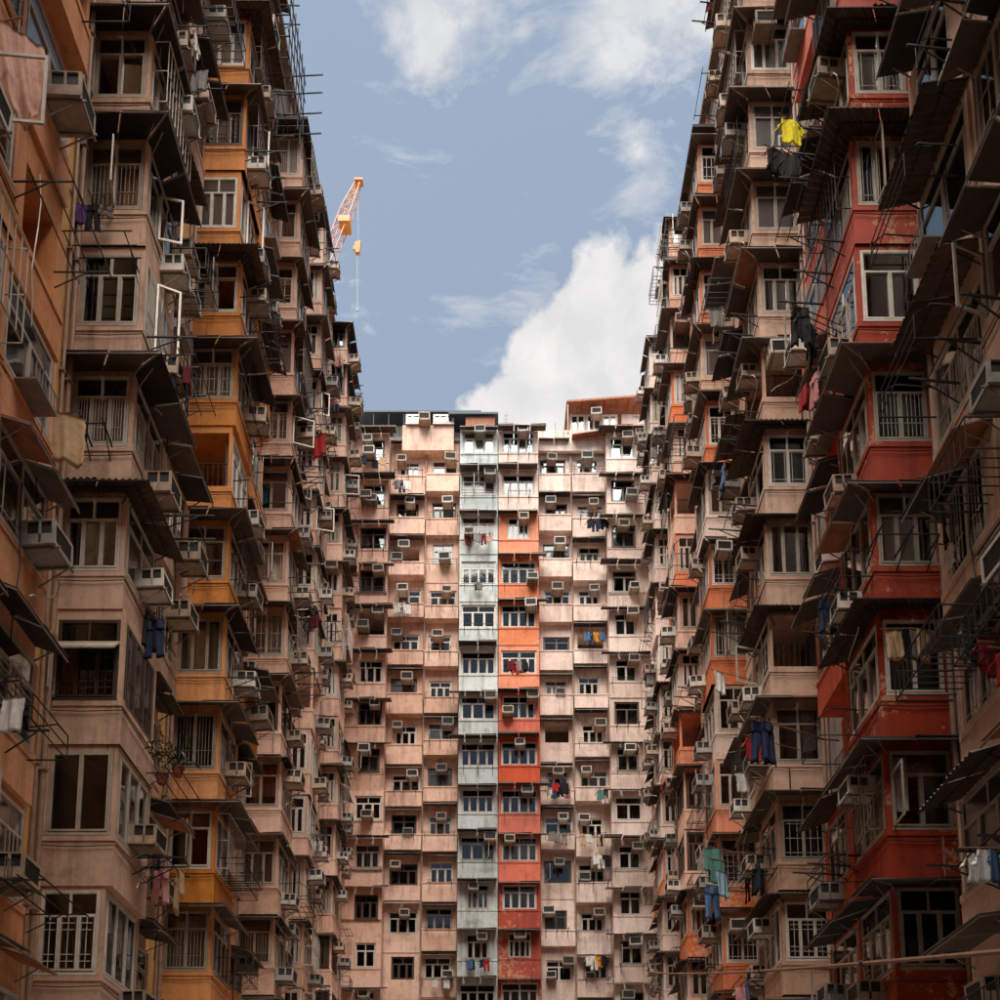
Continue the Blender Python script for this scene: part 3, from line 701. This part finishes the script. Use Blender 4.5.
colsR = [
 dict(u0=11.3, near=True, col='plaster_tan', gapcol='plaster_grey', phase=.4, ks=(0, 9), where='tan bays before red bays', rec=[-.05, .05], len=4.0, split=2.1, pf=(.45, .7), acw=[4, 5, 0], acname='beige', wash=.5, cw=[4, 2, 1, 5]),
 dict(u0=18.1, near=True, col='plaster_red', col2='plaster_vermilion', gapcol='plaster_grey', phase=.1, ks=(1, 12), where='red bays', acname='beige', wash=.5,
      canopy={9: 'corr', 8: 'corr', 7: 'none', 6: 'flat', 5: 'flat', 4: 'corr', 3: 'flat', 2: 'dark', 10: 'flat'}, colk={3: 'plaster_red'}, fw=[6, 2, 0], big={2: (1.5, .95, .5), 1: (1.0, .8, .3)},
      side={7: dict(type='S2', frame='frame_white', grille=True, curtain=False), 5: dict(type='T3', curtain='curtain_pink'), 6: dict(type='S2', grille=True)}),
 dict(u0=25.3, near=True, col='plaster_tan', phase=-.2, ks=(2, 17), where='tan bays past red bays', open=.2, acname='beige', wash=.6,
      canopy={14: 'flat', 13: 'flat', 12: 'flat', 11: 'flat', 10: 'flat', 9: 'flat', 8: 'corr', 7: 'corr', 6: 'corr', 5: 'flat', 4: 'flat', 3: 'corr'}, side={6: dict(type='open')}),
 dict(u0=32.3, near=True, col='plaster_orange', phase=-.8, ks=(3, 17), where='orange wing bays', rec=[.4, .5, .6], pf=(.2, .42), top=15, acname='beige', wash=.6,
      colk={12: 'plaster_salmon', 10: 'plaster_pale_pink', 7: 'plaster_pale_pink'}, col2='plaster_pink', colk2={14: 'plaster_orange', 11: 'plaster_orange', 8: 'plaster_orange', 5: 'plaster_orange'}),
 dict(u0=40.2, near=False, col='plaster_pink', phase=.2, ks=(3, 17), where='pink bays past orange ones', P=1.0, rec=[.2, .3, .4], pf=(.25, .45), acname='white', wash=.6, colk={5: 'plaster_orange', 8: 'plaster_orange', 6: 'plaster_salmon', 11: 'plaster_orange', 14: 'plaster_orange'}, open=1.5),
 dict(u0=46.3, near=False, col='plaster_pale_pink', phase=-.4, ks=(3, 17), where='pale pink corner bays', P=.9, rec=[.1, .2, .3], pf=(.2, .4), acname='white', wash=.5, open=1.2, colk={7: 'plaster_orange'}),
]
build_wing(-1, left, colsL, 11)
build_wing(1, right, colsR, 23)

# ------------------------------------------------------------------ the end block (faces the camera)
YF = 52.8
def end_block():
    r = random.Random(5)
    obj('core_wall', MB().box(-17.7, 17.7, YF + 1.0, YF + 9, GZ, ROOF - .03).mesh('core_wall', 'unlit_room_wall'), endb)
    obj('roof', MB().box(-9, 9, YF - .1, YF + 9.2, ROOF - .02, ROOF + .2).mesh('roof', 'concrete'), endb)
    cols_ = [  # x0, x1, proj, colour, dz, window width, styles, where
        (-8.7, -6.42, .75, 'plaster_salmon', -.35, 1.35, ['T2', 'T3'], 'salmon corner flats', 'f'),
        (-6.4, -4.32, .0, 'plaster_salmon', -.95, 1.45, ['T3', 'T3', 'T2'], 'outer salmon flats', 'w'),
        (-4.30, -2.34, .0, 'plaster_salmon', -.92, 1.45, ['T3', 'T3', 'T2'], 'inner salmon flats', 'w'),
        (-2.30, -.13, .95, 'plaster_blue', 0, 1.95, ['T4', 'T4', 'T3'], 'pale blue bays', 'b'),
        (-.09, 2.2, .9, 'plaster_orange', .05, 2.0, ['T4'], 'end block orange bays', 'b'),
        (2.22, 4.14, .0, 'plaster_pale_pink', -.9, 1.45, ['T3', 'T2'], 'inner pale pink flats', 'w'),
        (4.16, 6.12, .0, 'plaster_pale_pink', -.93, 1.45, ['T3', 'T3'], 'outer pale pink flats', 'w'),
        (6.14, 8.7, .8, 'plaster_pale_pink', -.3, 1.4, ['T2', 'S2'], 'pale pink corner flats', 'f')]
    for ci, (x0, x1, pr, cm, dz, ww, st, where, kind) in enumerate(cols_):
        info = []
        for k in range(0, 18):
            zs = H * k + dz + (r.uniform(-.13, .13) if kind != 'b' else r.uniform(-.05, .05))
            if kind == 'b': dr, wh, sp = r.uniform(.95, 1.15), 1.42, pr
            elif kind == 'f': dr, wh, sp = r.uniform(.95, 1.1), 1.4, pr + r.uniform(-.15, .1)
            else:
                dr, wh = r.uniform(.85, 1.3), r.choice([1.1, 1.2, 1.25, 1.3])
                sp = r.choice([.32, .4, .5]) if k >= 9 and r.random() < .85 or r.random() < .4 else .04
            info.append((zs, dr, wh, sp))
        for k in range(0, 18):
            zs, dr, wh, sp = info[k]
            zn = min(info[k + 1][0] - info[k + 1][1] if k < 17 else ROOF - .05, ROOF - .05)
            if zs + .3 > ROOF: continue
            mat = cm
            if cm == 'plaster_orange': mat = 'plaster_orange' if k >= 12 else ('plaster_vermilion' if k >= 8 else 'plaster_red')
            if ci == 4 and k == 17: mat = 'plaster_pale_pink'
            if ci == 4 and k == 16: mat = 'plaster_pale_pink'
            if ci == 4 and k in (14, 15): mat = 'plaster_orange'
            w = ww * (r.uniform(.82, 1.12) if kind != 'b' else r.choice([1, 1, .93])); cx = (x0 + x1) / 2 + (r.uniform(-.12, .12) if kind != 'b' else 0)
            w = min(w, (x1 - x0) - .14 - 2 * abs(cx - (x0 + x1) / 2))
            if kind == 'b' and ((ci == 4 and k in (15, 6)) or (ci == 3 and k in (6, 7))): w = 1.25
            if kind == 'f': cx = (x0 + x1) / 2 + (.3 if ci == 0 else -.35)
            wx0, wx1 = cx - w / 2, cx + w / 2
            yw = YF - pr
            m = MB()
            if kind == 'w':
                m.box(x0, x1, yw, YF + 1.05, zs - dr, zs)
                if sp > .1: m.box(x0 + .03, x1 - .03, yw - sp, yw - .003, zs - dr + .02, zs - .09); m.box(x0 + .01, x1 - .01, yw - sp - .03, yw - .003, zs - .09, zs - .02)
            else:
                m.box(x0, x1, yw - (sp - pr), YF + 1.05, zs - dr, zs - .1); m.box(x0 - .005, x1 + .005, yw - (sp - pr) - .03, YF + 1.05, zs - .1, zs)
            yy = yw + .03
            m.box(x0 + .004, wx0, yy, yy + .3, zs + .001, zs + wh); m.box(wx1, x1 - .004, yy, yy + .3, zs + .001, zs + wh)
            m.box(x0 + .004, x1 - .004, yy, YF + 1.04, zs + wh, zn - .001)
            if kind != 'w':
                m.box(x0 + .004, x0 + .09, yy + .3, YF + 1.03, zs, zs + wh); m.box(x1 - .09, x1 - .004, yy + .3, YF + 1.03, zs, zs + wh)
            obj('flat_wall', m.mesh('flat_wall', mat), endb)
            if k < 4: continue
            fm = 'frame_white' if kind == 'b' else r.choice(['frame_white', 'frame_white', 'frame_grey', 'frame_bronze'])
            opened = r.random() < (.04 if kind != 'b' else 0)
            if not opened:
                add_window(endb, (wx0, yy + .1, zs), 0, w, wh, r.choice(st), fm, False, r, None, (r.randrange(3) if r.random() < .15 else None))
            # canopies and eave strips
            ca = r.random()
            if kind == 'b' and (ca < .8):
                pj = r.choice([.35, .5, .6]); m_ = 'canopy_dark' if r.random() < .7 else 'canopy_sheet'
                ext = r.choice([0, 0, .5]) * (1 if ci == 4 else -1)
                canopy(endb, [((x0 + min(ext, 0), yw + .02, zn - .06), (x1 + max(ext, 0), yw + .02, zn - .06), (x0 + min(ext, 0), yw - pj - .1, zn - .2), (x1 + max(ext, 0), yw - pj - .1, zn - .2))], m_, False, False, r)
            elif kind == 'f':
                pj = r.choice([.5, .7]); sg = 1 if ci == 0 else -1
                xa, xb = (x0, x1 + .45) if ci == 0 else (x0 - .45, x1)
                if ca < .85: canopy(endb, [((xa, yw + .02, zn - .06), (xb, yw + .02, zn - .06), (xa, yw - pj, zn - .22), (xb, yw - pj, zn - .22))], 'canopy_dark' if r.random() < .4 else 'canopy_sheet', False, r.random() < .3, r)
            elif kind == 'w' and ca < .75 and info[min(k + 1, 17)][3] < .45:
                pj = r.choice([.45, .6]); canopy(endb, [((x0 + .05, yw, zn - .1), (x1 - .05, yw, zn - .1), (x0 + .05, yw - pj, zn - .22), (x1 - .05, yw - pj, zn - .22))], 'canopy_dark' if r.random() < .6 else 'canopy_sheet', False, False, r)
            acl = ag = None
            q = r.random()
            if q < .78:
                xx = r.choice([wx0 + .35, wx1 - .35, cx + .1]) + r.uniform(-.22, .22); hi = r.random() < .8; zz = zs + wh * .68 if hi else zs - .05
                add_ac((xx, yw - .02, zz), 0, acl, ag, False, r, where, k, 'high in window' if hi else 'at sill')
            if q < .1: add_ac((wx0 + .3, yw - .02, zs + .1), 0, acl, ag, False, r, where, k, 'low in window')
            # small iron arms beside the sill, now and then with washing
            if r.random() < .45:
                yb = yw - sp - .03 if kind == 'w' and sp > .1 else yw - .03
                add_rack(r.choice(['rail', 'arms', 'rail']), (cx, yb, zs - .15), 0, where, r.choice([1.2, 1.6]), .6, k)
                if r.random() < .22:
                    for j in range(r.choice([2, 3, 4])):
                        add_cloth(r.choice(['shirt', 'towel', 'trousers']), r.choice(WASH), (cx + r.uniform(-.6, .6), yb - r.uniform(.2, .55), zs - .14), R(r.uniform(-20, 20)), 'on the ' + where, .7, j, k)
        # drain pipe at the joint
        if ci in (0, 1, 2, 4, 5, 6):
            obj('drain_pipe', MB().bar((x1, YF - .1, GZ), (x1, YF - .1, ROOF - .3), .06, 8).mesh('drain_pipe', 'pipe'), endb)
end_block()

# ------------------------------------------------------------------ rear block behind the camera (unseen, added to darken the lower near bays)
REAR_H = 40.0  # height set by how dark the near bays should turn
def rear_shade_block():
    m = MB(); m.box(-18, 18, -18, -7, GZ, REAR_H); obj('wall', m.mesh('wall', 'plaster_grey'), rear)
    for k in range(1, 14):
        z = k * H
        obj('shade_block_band', MB().box(-8.5, 8.5, -7.001, -6.6, z - 1, z).mesh('shade_block_band', 'plaster_pink'), rear)  # bands put on the added block for the glass to reflect
rear_shade_block()

# ------------------------------------------------------------------ rooftop structures of the end block
def shed_dark():
    e = tag(empty('rooftop_shed', (0, 0, 0)), 'dark roofed shed over pale walls on top of the salmon flats', 'shed')
    obj('wall', MB().box(-8.3, -.3, YF + .5, YF + 5, ROOF + .2, ROOF + 1.5).mesh('wall', 'plaster_blue'), e)
    obj('box_wall', MB().box(-5.7, -2.7, YF - .5, YF + .49, ROOF - 1.0, ROOF + .62).mesh('box_wall', 'plaster_salmon'), e)
    rf = MB().hexa([(-8.4, YF - .5, ROOF + 1.5), (-1.1, YF - .5, ROOF + 1.5), (-1.1, YF + 5.5, ROOF + 1.75), (-8.4, YF + 5.5, ROOF + 1.75), (-8.4, YF - .5, ROOF + 1.6), (-1.1, YF - .5, ROOF + 1.6), (-1.1, YF + 5.5, ROOF + 1.9), (-8.4, YF + 5.5, ROOF + 1.9)])
    obj('roof', rf.mesh('roof', 'roof_blue'), e)
    for i in range(9): x = -8.3 + i * .89; obj('post', MB().bar((x, YF - .42, ROOF + .2), (x, YF - .42, ROOF + 1.5), .035).mesh('post', 'black_iron'), e)
    obj('porch_roof', MB().hexa([(-3.0, YF - .9, ROOF + 1.0), (-.1, YF - .9, ROOF + 1.0), (-.1, YF + 3, ROOF + 1.2), (-3, YF + 3, ROOF + 1.2), (-3.0, YF - .9, ROOF + 1.12), (-.1, YF - .9, ROOF + 1.12), (-.1, YF + 3, ROOF + 1.32), (-3, YF + 3, ROOF + 1.32)]).mesh('porch_roof', 'roof_blue'), e)
    obj('rusty_panel', MB().box(-2.0, -.3, YF - .75, YF - .7, ROOF + .3, ROOF + .95).mesh('rusty_panel', 'rust_sheet'), e)
    for x in (-4.9, -3.3): add_window(e, (x - .6, YF - .55, ROOF + .64), 0, 1.2, .62, 'P3', 'frame_white', False, rnd)
    add_window(e, (-7.6, YF + .44, ROOF + .45), 0, 1.2, .7, 'P2', 'frame_bronze', False, rnd)
    add_ac((-4.4, YF - .55, ROOF + .5), 0, 'white window air conditioner on the dark roofed rooftop shed', None, False)
def shed_glass():
    e = tag(empty('rooftop_shed', (0, 0, 0)), 'glazed shed with rusty orange eaves on top of the pale pink flats', 'shed')
    obj('wall', MB().box(4.1, 8.5, YF + .2, YF + 5, ROOF + .2, ROOF + .5).mesh('wall', 'plaster_pale_pink'), e)
    obj('side_wall', MB().box(7.2, 8.5, YF + .2, YF + .5, ROOF + .5, ROOF + 2.0).mesh('side_wall', 'plaster_pale_pink'), e)
    obj('back_wall', MB().box(4.1, 8.5, YF + 4.6, YF + 5, ROOF + .5, ROOF + 2.0).mesh('back_wall', 'plaster_pale_pink'), e)
    for x in (4.15, 5.1, 6.05): add_window(e, (x, YF + .25, ROOF + .5), 0, .92, 1.5, 'P2', 'frame_white', False, rnd, 'curtain_white')
    obj('roof', MB().hexa([(3.9, YF - .5, ROOF + 2.15), (8.6, YF - .5, ROOF + 2.55), (8.6, YF + 5, ROOF + 2.75), (3.9, YF + 5, ROOF + 2.45), (3.9, YF - .5, ROOF + 2.27), (8.6, YF - .5, ROOF + 2.67), (8.6, YF + 5, ROOF + 2.9), (3.9, YF + 5, ROOF + 2.6)]).mesh('roof', 'rust_sheet'), e)
    for i in range(7): x = 4.1 + i * .7; obj('rafter', MB().bar((x, YF - .48, ROOF + 2.1 + (x - 3.9) * .085), (x, YF + .3, ROOF + 2.1 + (x - 3.9) * .085), .03).mesh('rafter', 'terracotta'), e)
    obj('post', MB().bar((3.98, YF - .4, ROOF + .2), (3.98, YF - .4, ROOF + 2.15), .04).mesh('post', 'galvanised'), e)
    obj('eave', MB().hexa([(4.2, YF - .9, ROOF - .35), (8.3, YF - .9, ROOF + .3), (8.3, YF + .15, ROOF + .55), (4.2, YF + .15, ROOF + .0), (4.2, YF - .9, ROOF - .3), (8.3, YF - .9, ROOF + .35), (8.3, YF + .15, ROOF + .6), (4.2, YF + .15, ROOF + .05)]).mesh('eave', 'rust_sheet'), e)
    add_ac((5.7, YF + .18, ROOF + 1.6), 0, 'white window air conditioner on the glazed rooftop shed', None, False)
shed_dark(); shed_glass()
obj('parapet', MB().box(-.1, 8.4, YF - .35, YF - .15, ROOF - .9, ROOF + .45).mesh('parapet', 'plaster_pale_pink'), endb)
def antenna(x, h, lab, arms):
    m = MB().bar((0, 0, 0), (0, 0, h), .02, 5)
    e = tag(empty('rooftop_antenna', (x, YF + .6, ROOF + .2)), lab, 'antenna')
    obj('mast', m.mesh('mast', 'galvanised'), e)
    for i in range(arms): z = h * (.45 + .5 * i / max(1, arms - 1)); obj('element', MB().bar((-.3 + .03 * i, 0, z), (.3 - .03 * i, 0, z), .012).mesh('element', 'galvanised'), e)
    if arms > 2:
        obj('side_rail', MB().bar((.22, 0, 0), (.22, 0, h), .02).mesh('side_rail', 'galvanised'), e)
antenna(.35, 2.2, 'lattice aerial mast standing above the orange bays', 6)
antenna(3.3, 1.6, 'thin aerial rod standing above the pale pink flats', 1)

# ------------------------------------------------------------------ crane far behind the left wing
def crane():
    Yc = 92.0
    tip = atY(358, 184, Yc); low = atY(325, 268, Yc); d = (low - tip).normalized(); foot = tip + d * 34
    e = tag(empty('tower_crane', (foot.x, Yc, GZ)), 'orange luffing tower crane with hook hanging behind the rooftops', 'crane')
    base = Vector((foot.x, Yc, GZ))
    a = tip - base; b = foot - base; ax = (b - a).normalized(); side = Vector((0, 1, 0)); nrm = ax.cross(side).normalized()
    Ln = (b - a).length; n = 26; hw = .55
    def truss(m, t0, t1):
        for i in range(t0, t1):
            p0 = a + ax * (Ln * i / n); p1 = a + ax * (Ln * (i + 1) / n)
            w0 = hw * min(1, .45 + i * .2); w1 = hw * min(1, .45 + (i + 1) * .2)
            c0 = [p0 + side * (q * w0) + nrm * (s_ * w0) for q, s_ in ((1, 1), (-1, 1), (-1, -1), (1, -1))]
            c1 = [p1 + side * (q * w1) + nrm * (s_ * w1) for q, s_ in ((1, 1), (-1, 1), (-1, -1), (1, -1))]
            for k in range(4):
                m.bar(c0[k], c1[k], .06); m.bar(c0[k], c1[(k + 1) % 4], .032); m.bar(c0[k], c0[(k + 1) % 4], .032)
        return m
    obj('boom_head', truss(MB(), 0, 2).mesh('boom_head', 'crane_orange'), e)
    obj('boom', truss(MB(), 2, n).mesh('boom', 'crane_pink'), e)
    obj('platform', MB().box(a.x - .35, a.x + .55, -.4, .4, a.z + .1, a.z + .3).mesh('platform', 'crane_orange'), e)
    q = a + ax * 5.2; obj('boom_walkway', MB().box(q.x - .3, q.x + .9, -.75, .75, q.z - .45, q.z + .25).mesh('boom_walkway', 'crane_orange'), e)
    hk = atY(357.5, 247, Yc) - base; end = atY(357.5, 310, Yc) - base
    obj('hoist_rope', MB().bar((hk.x + .1, 0, hk.z), (a.x, 0, a.z), .02).mesh('hoist_rope', 'galvanised'), e)
    hm = MB(); hm.hexa([(hk.x - .2, -.2, hk.z - .8), (hk.x + .25, -.2, hk.z - .8), (hk.x + .25, .2, hk.z - .8), (hk.x - .2, .2, hk.z - .8), (hk.x - .25, -.25, hk.z + .35), (hk.x + .35, -.25, hk.z + .6), (hk.x + .35, .25, hk.z + .6), (hk.x - .25, .25, hk.z + .35)])
    hm.box(hk.x - .42, hk.x - .2, -.15, .15, hk.z - .4, hk.z + .1)
    obj('hook_block', hm.mesh('hook_block', 'crane_orange'), e)
    obj('load_rope', MB().bar((hk.x, 0, hk.z - .8), (end.x, 0, end.z), .045, 6).box(end.x - .07, end.x + .07, -.07, .07, end.z - .1, end.z + .1).mesh('load_rope', 'galvanised'), e)
    obj('cab', MB().box(b.x - 3.5, b.x + 1.2, -1.4, 1.4, b.z - 2.4, b.z + .2).mesh('cab', 'crane_orange'), e)
    mm = MB(); zt = b.z - 2.4; nn = int(zt / 3)
    for x, y in ((-1, -1), (1, -1), (1, 1), (-1, 1)): mm.bar((b.x - 1 + x, y, 0), (b.x - 1 + x, y, zt), .12)
    for i in range(nn):
        z = zt * i / nn; z2 = zt * (i + 1) / nn
        for (p_, q_) in (((-1, -1), (1, -1)), ((1, -1), (1, 1)), ((1, 1), (-1, 1)), ((-1, 1), (-1, -1))): mm.bar((b.x - 1 + p_[0], p_[1], z), (b.x - 1 + q_[0], q_[1], z2), .06)
    obj('mast', mm.mesh('mast', 'crane_orange'), e)
crane()

# ------------------------------------------------------------------ washing and other things read off the photograph
RZL, RZR = R(90), R(-90)
def hang(kind, colour, px, py, plane, val, rz, where, sc=1.0, seed=0):
    p = atX(px, py, val) if plane == 'X' else atY(px, py, val)
    q = Vector((p.x, YF + .2, p.z + .02)) if p.y > 50 else Vector((math.copysign(8.6, p.x), p.y + (.9 if p.y > 17 else .2), p.z + .02))
    if p.y < 18.05 and p.y > 17: q = Vector((p.x, 18.3, p.z + .02))
    e_ = (p - q).normalized() * .3
    po = obj('drying_pole', MB().bar(q - p, e_ + Vector((0, 0, .02)), .013, 5).mesh('drying_pole', 'bamboo'), None, p)
    tag(po, f"thin pole holding the {colour.replace('_', ' ')} {kind} {where}", 'drying pole', 'poles for washing ' + where)
    return add_cloth(kind, colour, p, rz, where, sc, seed)
hang('sheet', 'blush', 4, 22, 'Y', 12.4, R(35), 'from the peach orange bays', .8, 1)
hang('towel', 'beige', 66, 414, 'Y', 15.6, R(20), 'beside the peach orange bays', 1.25, 2)
for px, c_, kd in ((76, 'purple', 'shirt'), (84, 'purple', 'towel'), (74, 'black', 'trousers'), (94, 'black', 'trousers'), (106, 'grey', 'shorts')): hang(kd, c_, px, 205, 'Y', 17.6 + px * .002, R(px % 30), 'under the tan curtained window', .62, px)
for i, c_ in enumerate(('black', 'black', 'navy')): hang('trousers', c_, 148 + 4 * i, 612 + 4 * i, 'X', -6.6 + .1 * i, RZL + R(40 * i), 'from the tan bays over the ochre wall', .8, i)
hang('shirt', 'yellow', 790, 120, 'X', 6.6, R(10), 'between the red and the tan pink bays', 1.0, 1)
for i in range(3): hang('shirt', 'black', 774 + 8 * i, 150 + 3 * i, 'X', 6.5 + .15 * i, R(20 - 20 * i), 'below the yellow shirt', .95, i)
for i in range(4): hang(['trousers', 'shirt'][i % 2], 'black', 800 + 4 * i, 308 + 8 * i, 'X', 6.4 + .1 * i, R(30 * i), 'beside the vermilion wall', .95, i)
hang('shirt', 'red', 752, 738, 'X', 6.6, R(20), 'outside the tan pink bays beyond the red bays', 1.0, 2)
for i in range(2): hang('trousers', 'navy', 760 + 8 * i, 722, 'X', 6.6 + .2 * i, R(10 + 30 * i), 'next to the red shirt', 1.15, i)
for i, c_ in enumerate(('beige', 'beige', 'black', 'grey', 'beige')): hang('towel', c_, 896 + 7 * i, 631, 'Y', 17.0 - .05 * i, R(8 * i), 'outside the dark red bays', .75, i)
for i, c_ in enumerate(('pale_blue', 'navy', 'red', 'maroon', 'red')): hang('shirt', c_, 968 + 10 * i, 626 + 6 * i, 'Y', 14.2 - .3 * i, R(30 - 15 * i), 'over the barred rack', .8, i)
for i, c_ in enumerate(('white', 'white', 'blue', 'blue')): hang('shirt', c_, 978 + 8 * i, 850, 'Y', 13.6 - .2 * i, R(20 * i), 'low beside the red bays', .75, i)
for i, c_ in enumerate(('teal', 'teal', 'pale_blue')): hang('towel', c_, 712 + 5 * i, 848 + 12 * i, 'X', 6.5, R(20 * i), 'outside the orange bays', 1.0, i)
hang('trousers', 'blue', 712, 886, 'X', 6.45, R(15), 'outside the orange bays', 1.1, 1)
hang('towel', 'white', 719, 672, 'X', 6.4, R(40), 'above the orange bay window', .9, 3)
hang('towel', 'red', 319, 436, 'X', -6.5, RZL + R(60), 'from the second pink column past the ochre bays', 1.1, 3)
for i, c_ in enumerate(('black', 'grey', 'black', 'white')): hang('shirt', c_, 934 + 5 * i, 480 + 22 * i, 'Y', 14.8, R(30 * i), 'from a bracket beside the red bays', .6, i)
# end block washing
for px0, py0, cs in ((397, 480, ('grey', 'navy', 'white')), (590, 519, ('black', 'navy', 'navy', 'black')), (397, 604, ('white', 'grey', 'white')), (587, 632, ('blue', 'navy', 'mustard', 'blue')), (510, 661, ('maroon', 'red', 'grey', 'black')), (555, 783, ('red', 'black', 'black')), (596, 855, ('white', 'white', 'black')), (589, 956, ('white', 'white', 'mustard', 'black')), (600, 790, ('teal', 'white'))):
    for i, c_ in enumerate(cs):
        hang(['shirt', 'trousers', 'towel'][i % 3], c_, px0 + 5 * i, py0, 'Y', YF - .9, R(15 * i - 20), 'in a small row on the end block', .85, i)

def racks_special():
    # black lattice of rods high on the ochre column
    e = tag(empty('drying_lattice', atX(292, 60, -6.7)), 'black lattice of drying rods high on the ochre bays against the sky', 'drying rack')
    m = MB()
    for i in range(7):
        m.bar((-.75 + .0, -.9 + i * .36, -1.6 - .1 * i), (-.75 + .05, -.9 + i * .36, 1.4), .022)
        m.bar((.12, -.9 + i * .36, -1.5 - .1 * i), (.12, -.9 + i * .36, 1.5), .022)
    for z in (-1.2, -.4, .4, 1.1):
        m.bar((.12, -1.1, z), (.12, 1.5, z), .022); m.bar((-.75, -1.1, z), (-.75, 1.5, z), .022); m.bar((-.75, -.9, z), (.15, -.9, z), .022); m.bar((-.75, 1.26, z), (.75, 1.26, z + .1), .022)
    obj('rods', m.mesh('rods', 'black_iron'), e)
    for px, py, rz, kd, X, where in ((105, 268, 0, 'hoop', None, 'by the window of the tan bays'),):
        pass
    add_rack('rail', (-8.05, 18.0, H * 7 + 1.15), 0, 'over the window of the tan bays', 1.2, .8)
    add_rack('arms', (-8.2, 18.0, H * 6 - .1), 0, 'under the green curtained window of the tan bays', .8, .6)
    add_rack('cage', (7.15, 13.9, 8.9), RZR, 'beside the red bays', 1.6, .9)
    add_rack('hoop', (7.15, 14.2, 17.3), RZR, 'beside the red bays', 1.4, .8)
    add_rack('hoop', (7.15, 14.0, 14.2), RZR, 'beside the red bays', 1.4, .9)
    add_rack('arms', (7.8, 18.0, H * 5 + .2), 0, 'under the pink curtained window of the dark red bays', 1.2, .7)
racks_special()

def plant(loc, label, seed, n=46, sz=.55):
    r = random.Random(seed); e = tag(empty('potted_plant', loc), label, 'plant')
    pm = MB(); k = 10
    for z, rad in ((-.2, .09), (-.02, .13), (-.02, .145), (.02, .145), (.02, .115), (-.03, .11)):
        for i in range(k): t = 2 * math.pi * i / k; pm.v.append((rad * math.cos(t), rad * math.sin(t), z))
    for j in range(5):
        for i in range(k): a = j * k + i; b = j * k + (i + 1) % k; pm.f.append((a, b, b + k, a + k))
    pm.f.append(tuple(range(k))); pm.f.append(tuple(5 * k + i for i in range(k)))
    obj('pot', pm.mesh('pot', 'terracotta'), e)
    sm = MB(); lm = MB()
    for i in range(7):
        d = Vector((r.uniform(-1, 1), r.uniform(-1, 1), r.uniform(.9, 1.8))).normalized() * sz * r.uniform(.8, 1.5)
        sm.path([(0, 0, -.05), tuple(d * .5 + Vector((0, 0, .06))), tuple(d)], .008, 4)
        for j in range(n // 7):
            t = r.uniform(.4, 1.05); c_ = d * t; q = Vector((r.uniform(-1, 1), r.uniform(-1, 1), r.uniform(-.6, .4))).normalized(); l = r.uniform(.12, .24); w_ = q.cross(Vector((0, 0, 1))).normalized() * l * .16
            a = c_; b = c_ + q * l; m_ = (a + b) / 2 + Vector((0, 0, .02))
            lm.quad(a, m_ + w_, b + Vector((0, 0, -.03)), m_ - w_)
    obj('stem', sm.mesh('stem', 'stem'), e); obj('foliage', lm.mesh('foliage', 'leaf'), e)
pp = atX(162, 775, -7.0)
plant(pp, 'leafy plant in a terracotta pot on the rack of the tan bays', 1)
plant(atX(178, 768, -7.0), 'spreading green plant beside the terracotta pot', 2, 60, .5)
add_rack('rail', (pp.x - .1, pp.y + .3, pp.z - .22), RZL, 'under the potted plants on the tan bays', 1.6, .7)

# long pole-like cable hanging across the lower right of the courtyard
pa, pb = atX(655, 973, 7.0), atX(1010, 951, 5.4)
pts = [pa.lerp(pb, i / 14) + Vector((0, 0, -.12 * math.sin(math.pi * i / 14))) for i in range(15)]
ext = pb + (pb - pa) * .12; pts.append(Vector((7.3, ext.y - .3, ext.z)))
cb = obj('slack_cable', MB().path(pts, .036, 6).mesh('slack_cable', 'bamboo')); tag(cb, 'thick brown cable strung low along the red bays', 'cable')
for i in (3, 6, 9, 12): obj('cable_tie', MB().bar(pts[i] - (pb - pa).normalized() * .06, pts[i] + (pb - pa).normalized() * .06, .055, 6).mesh('cable_tie', 'cable_black'), cb)
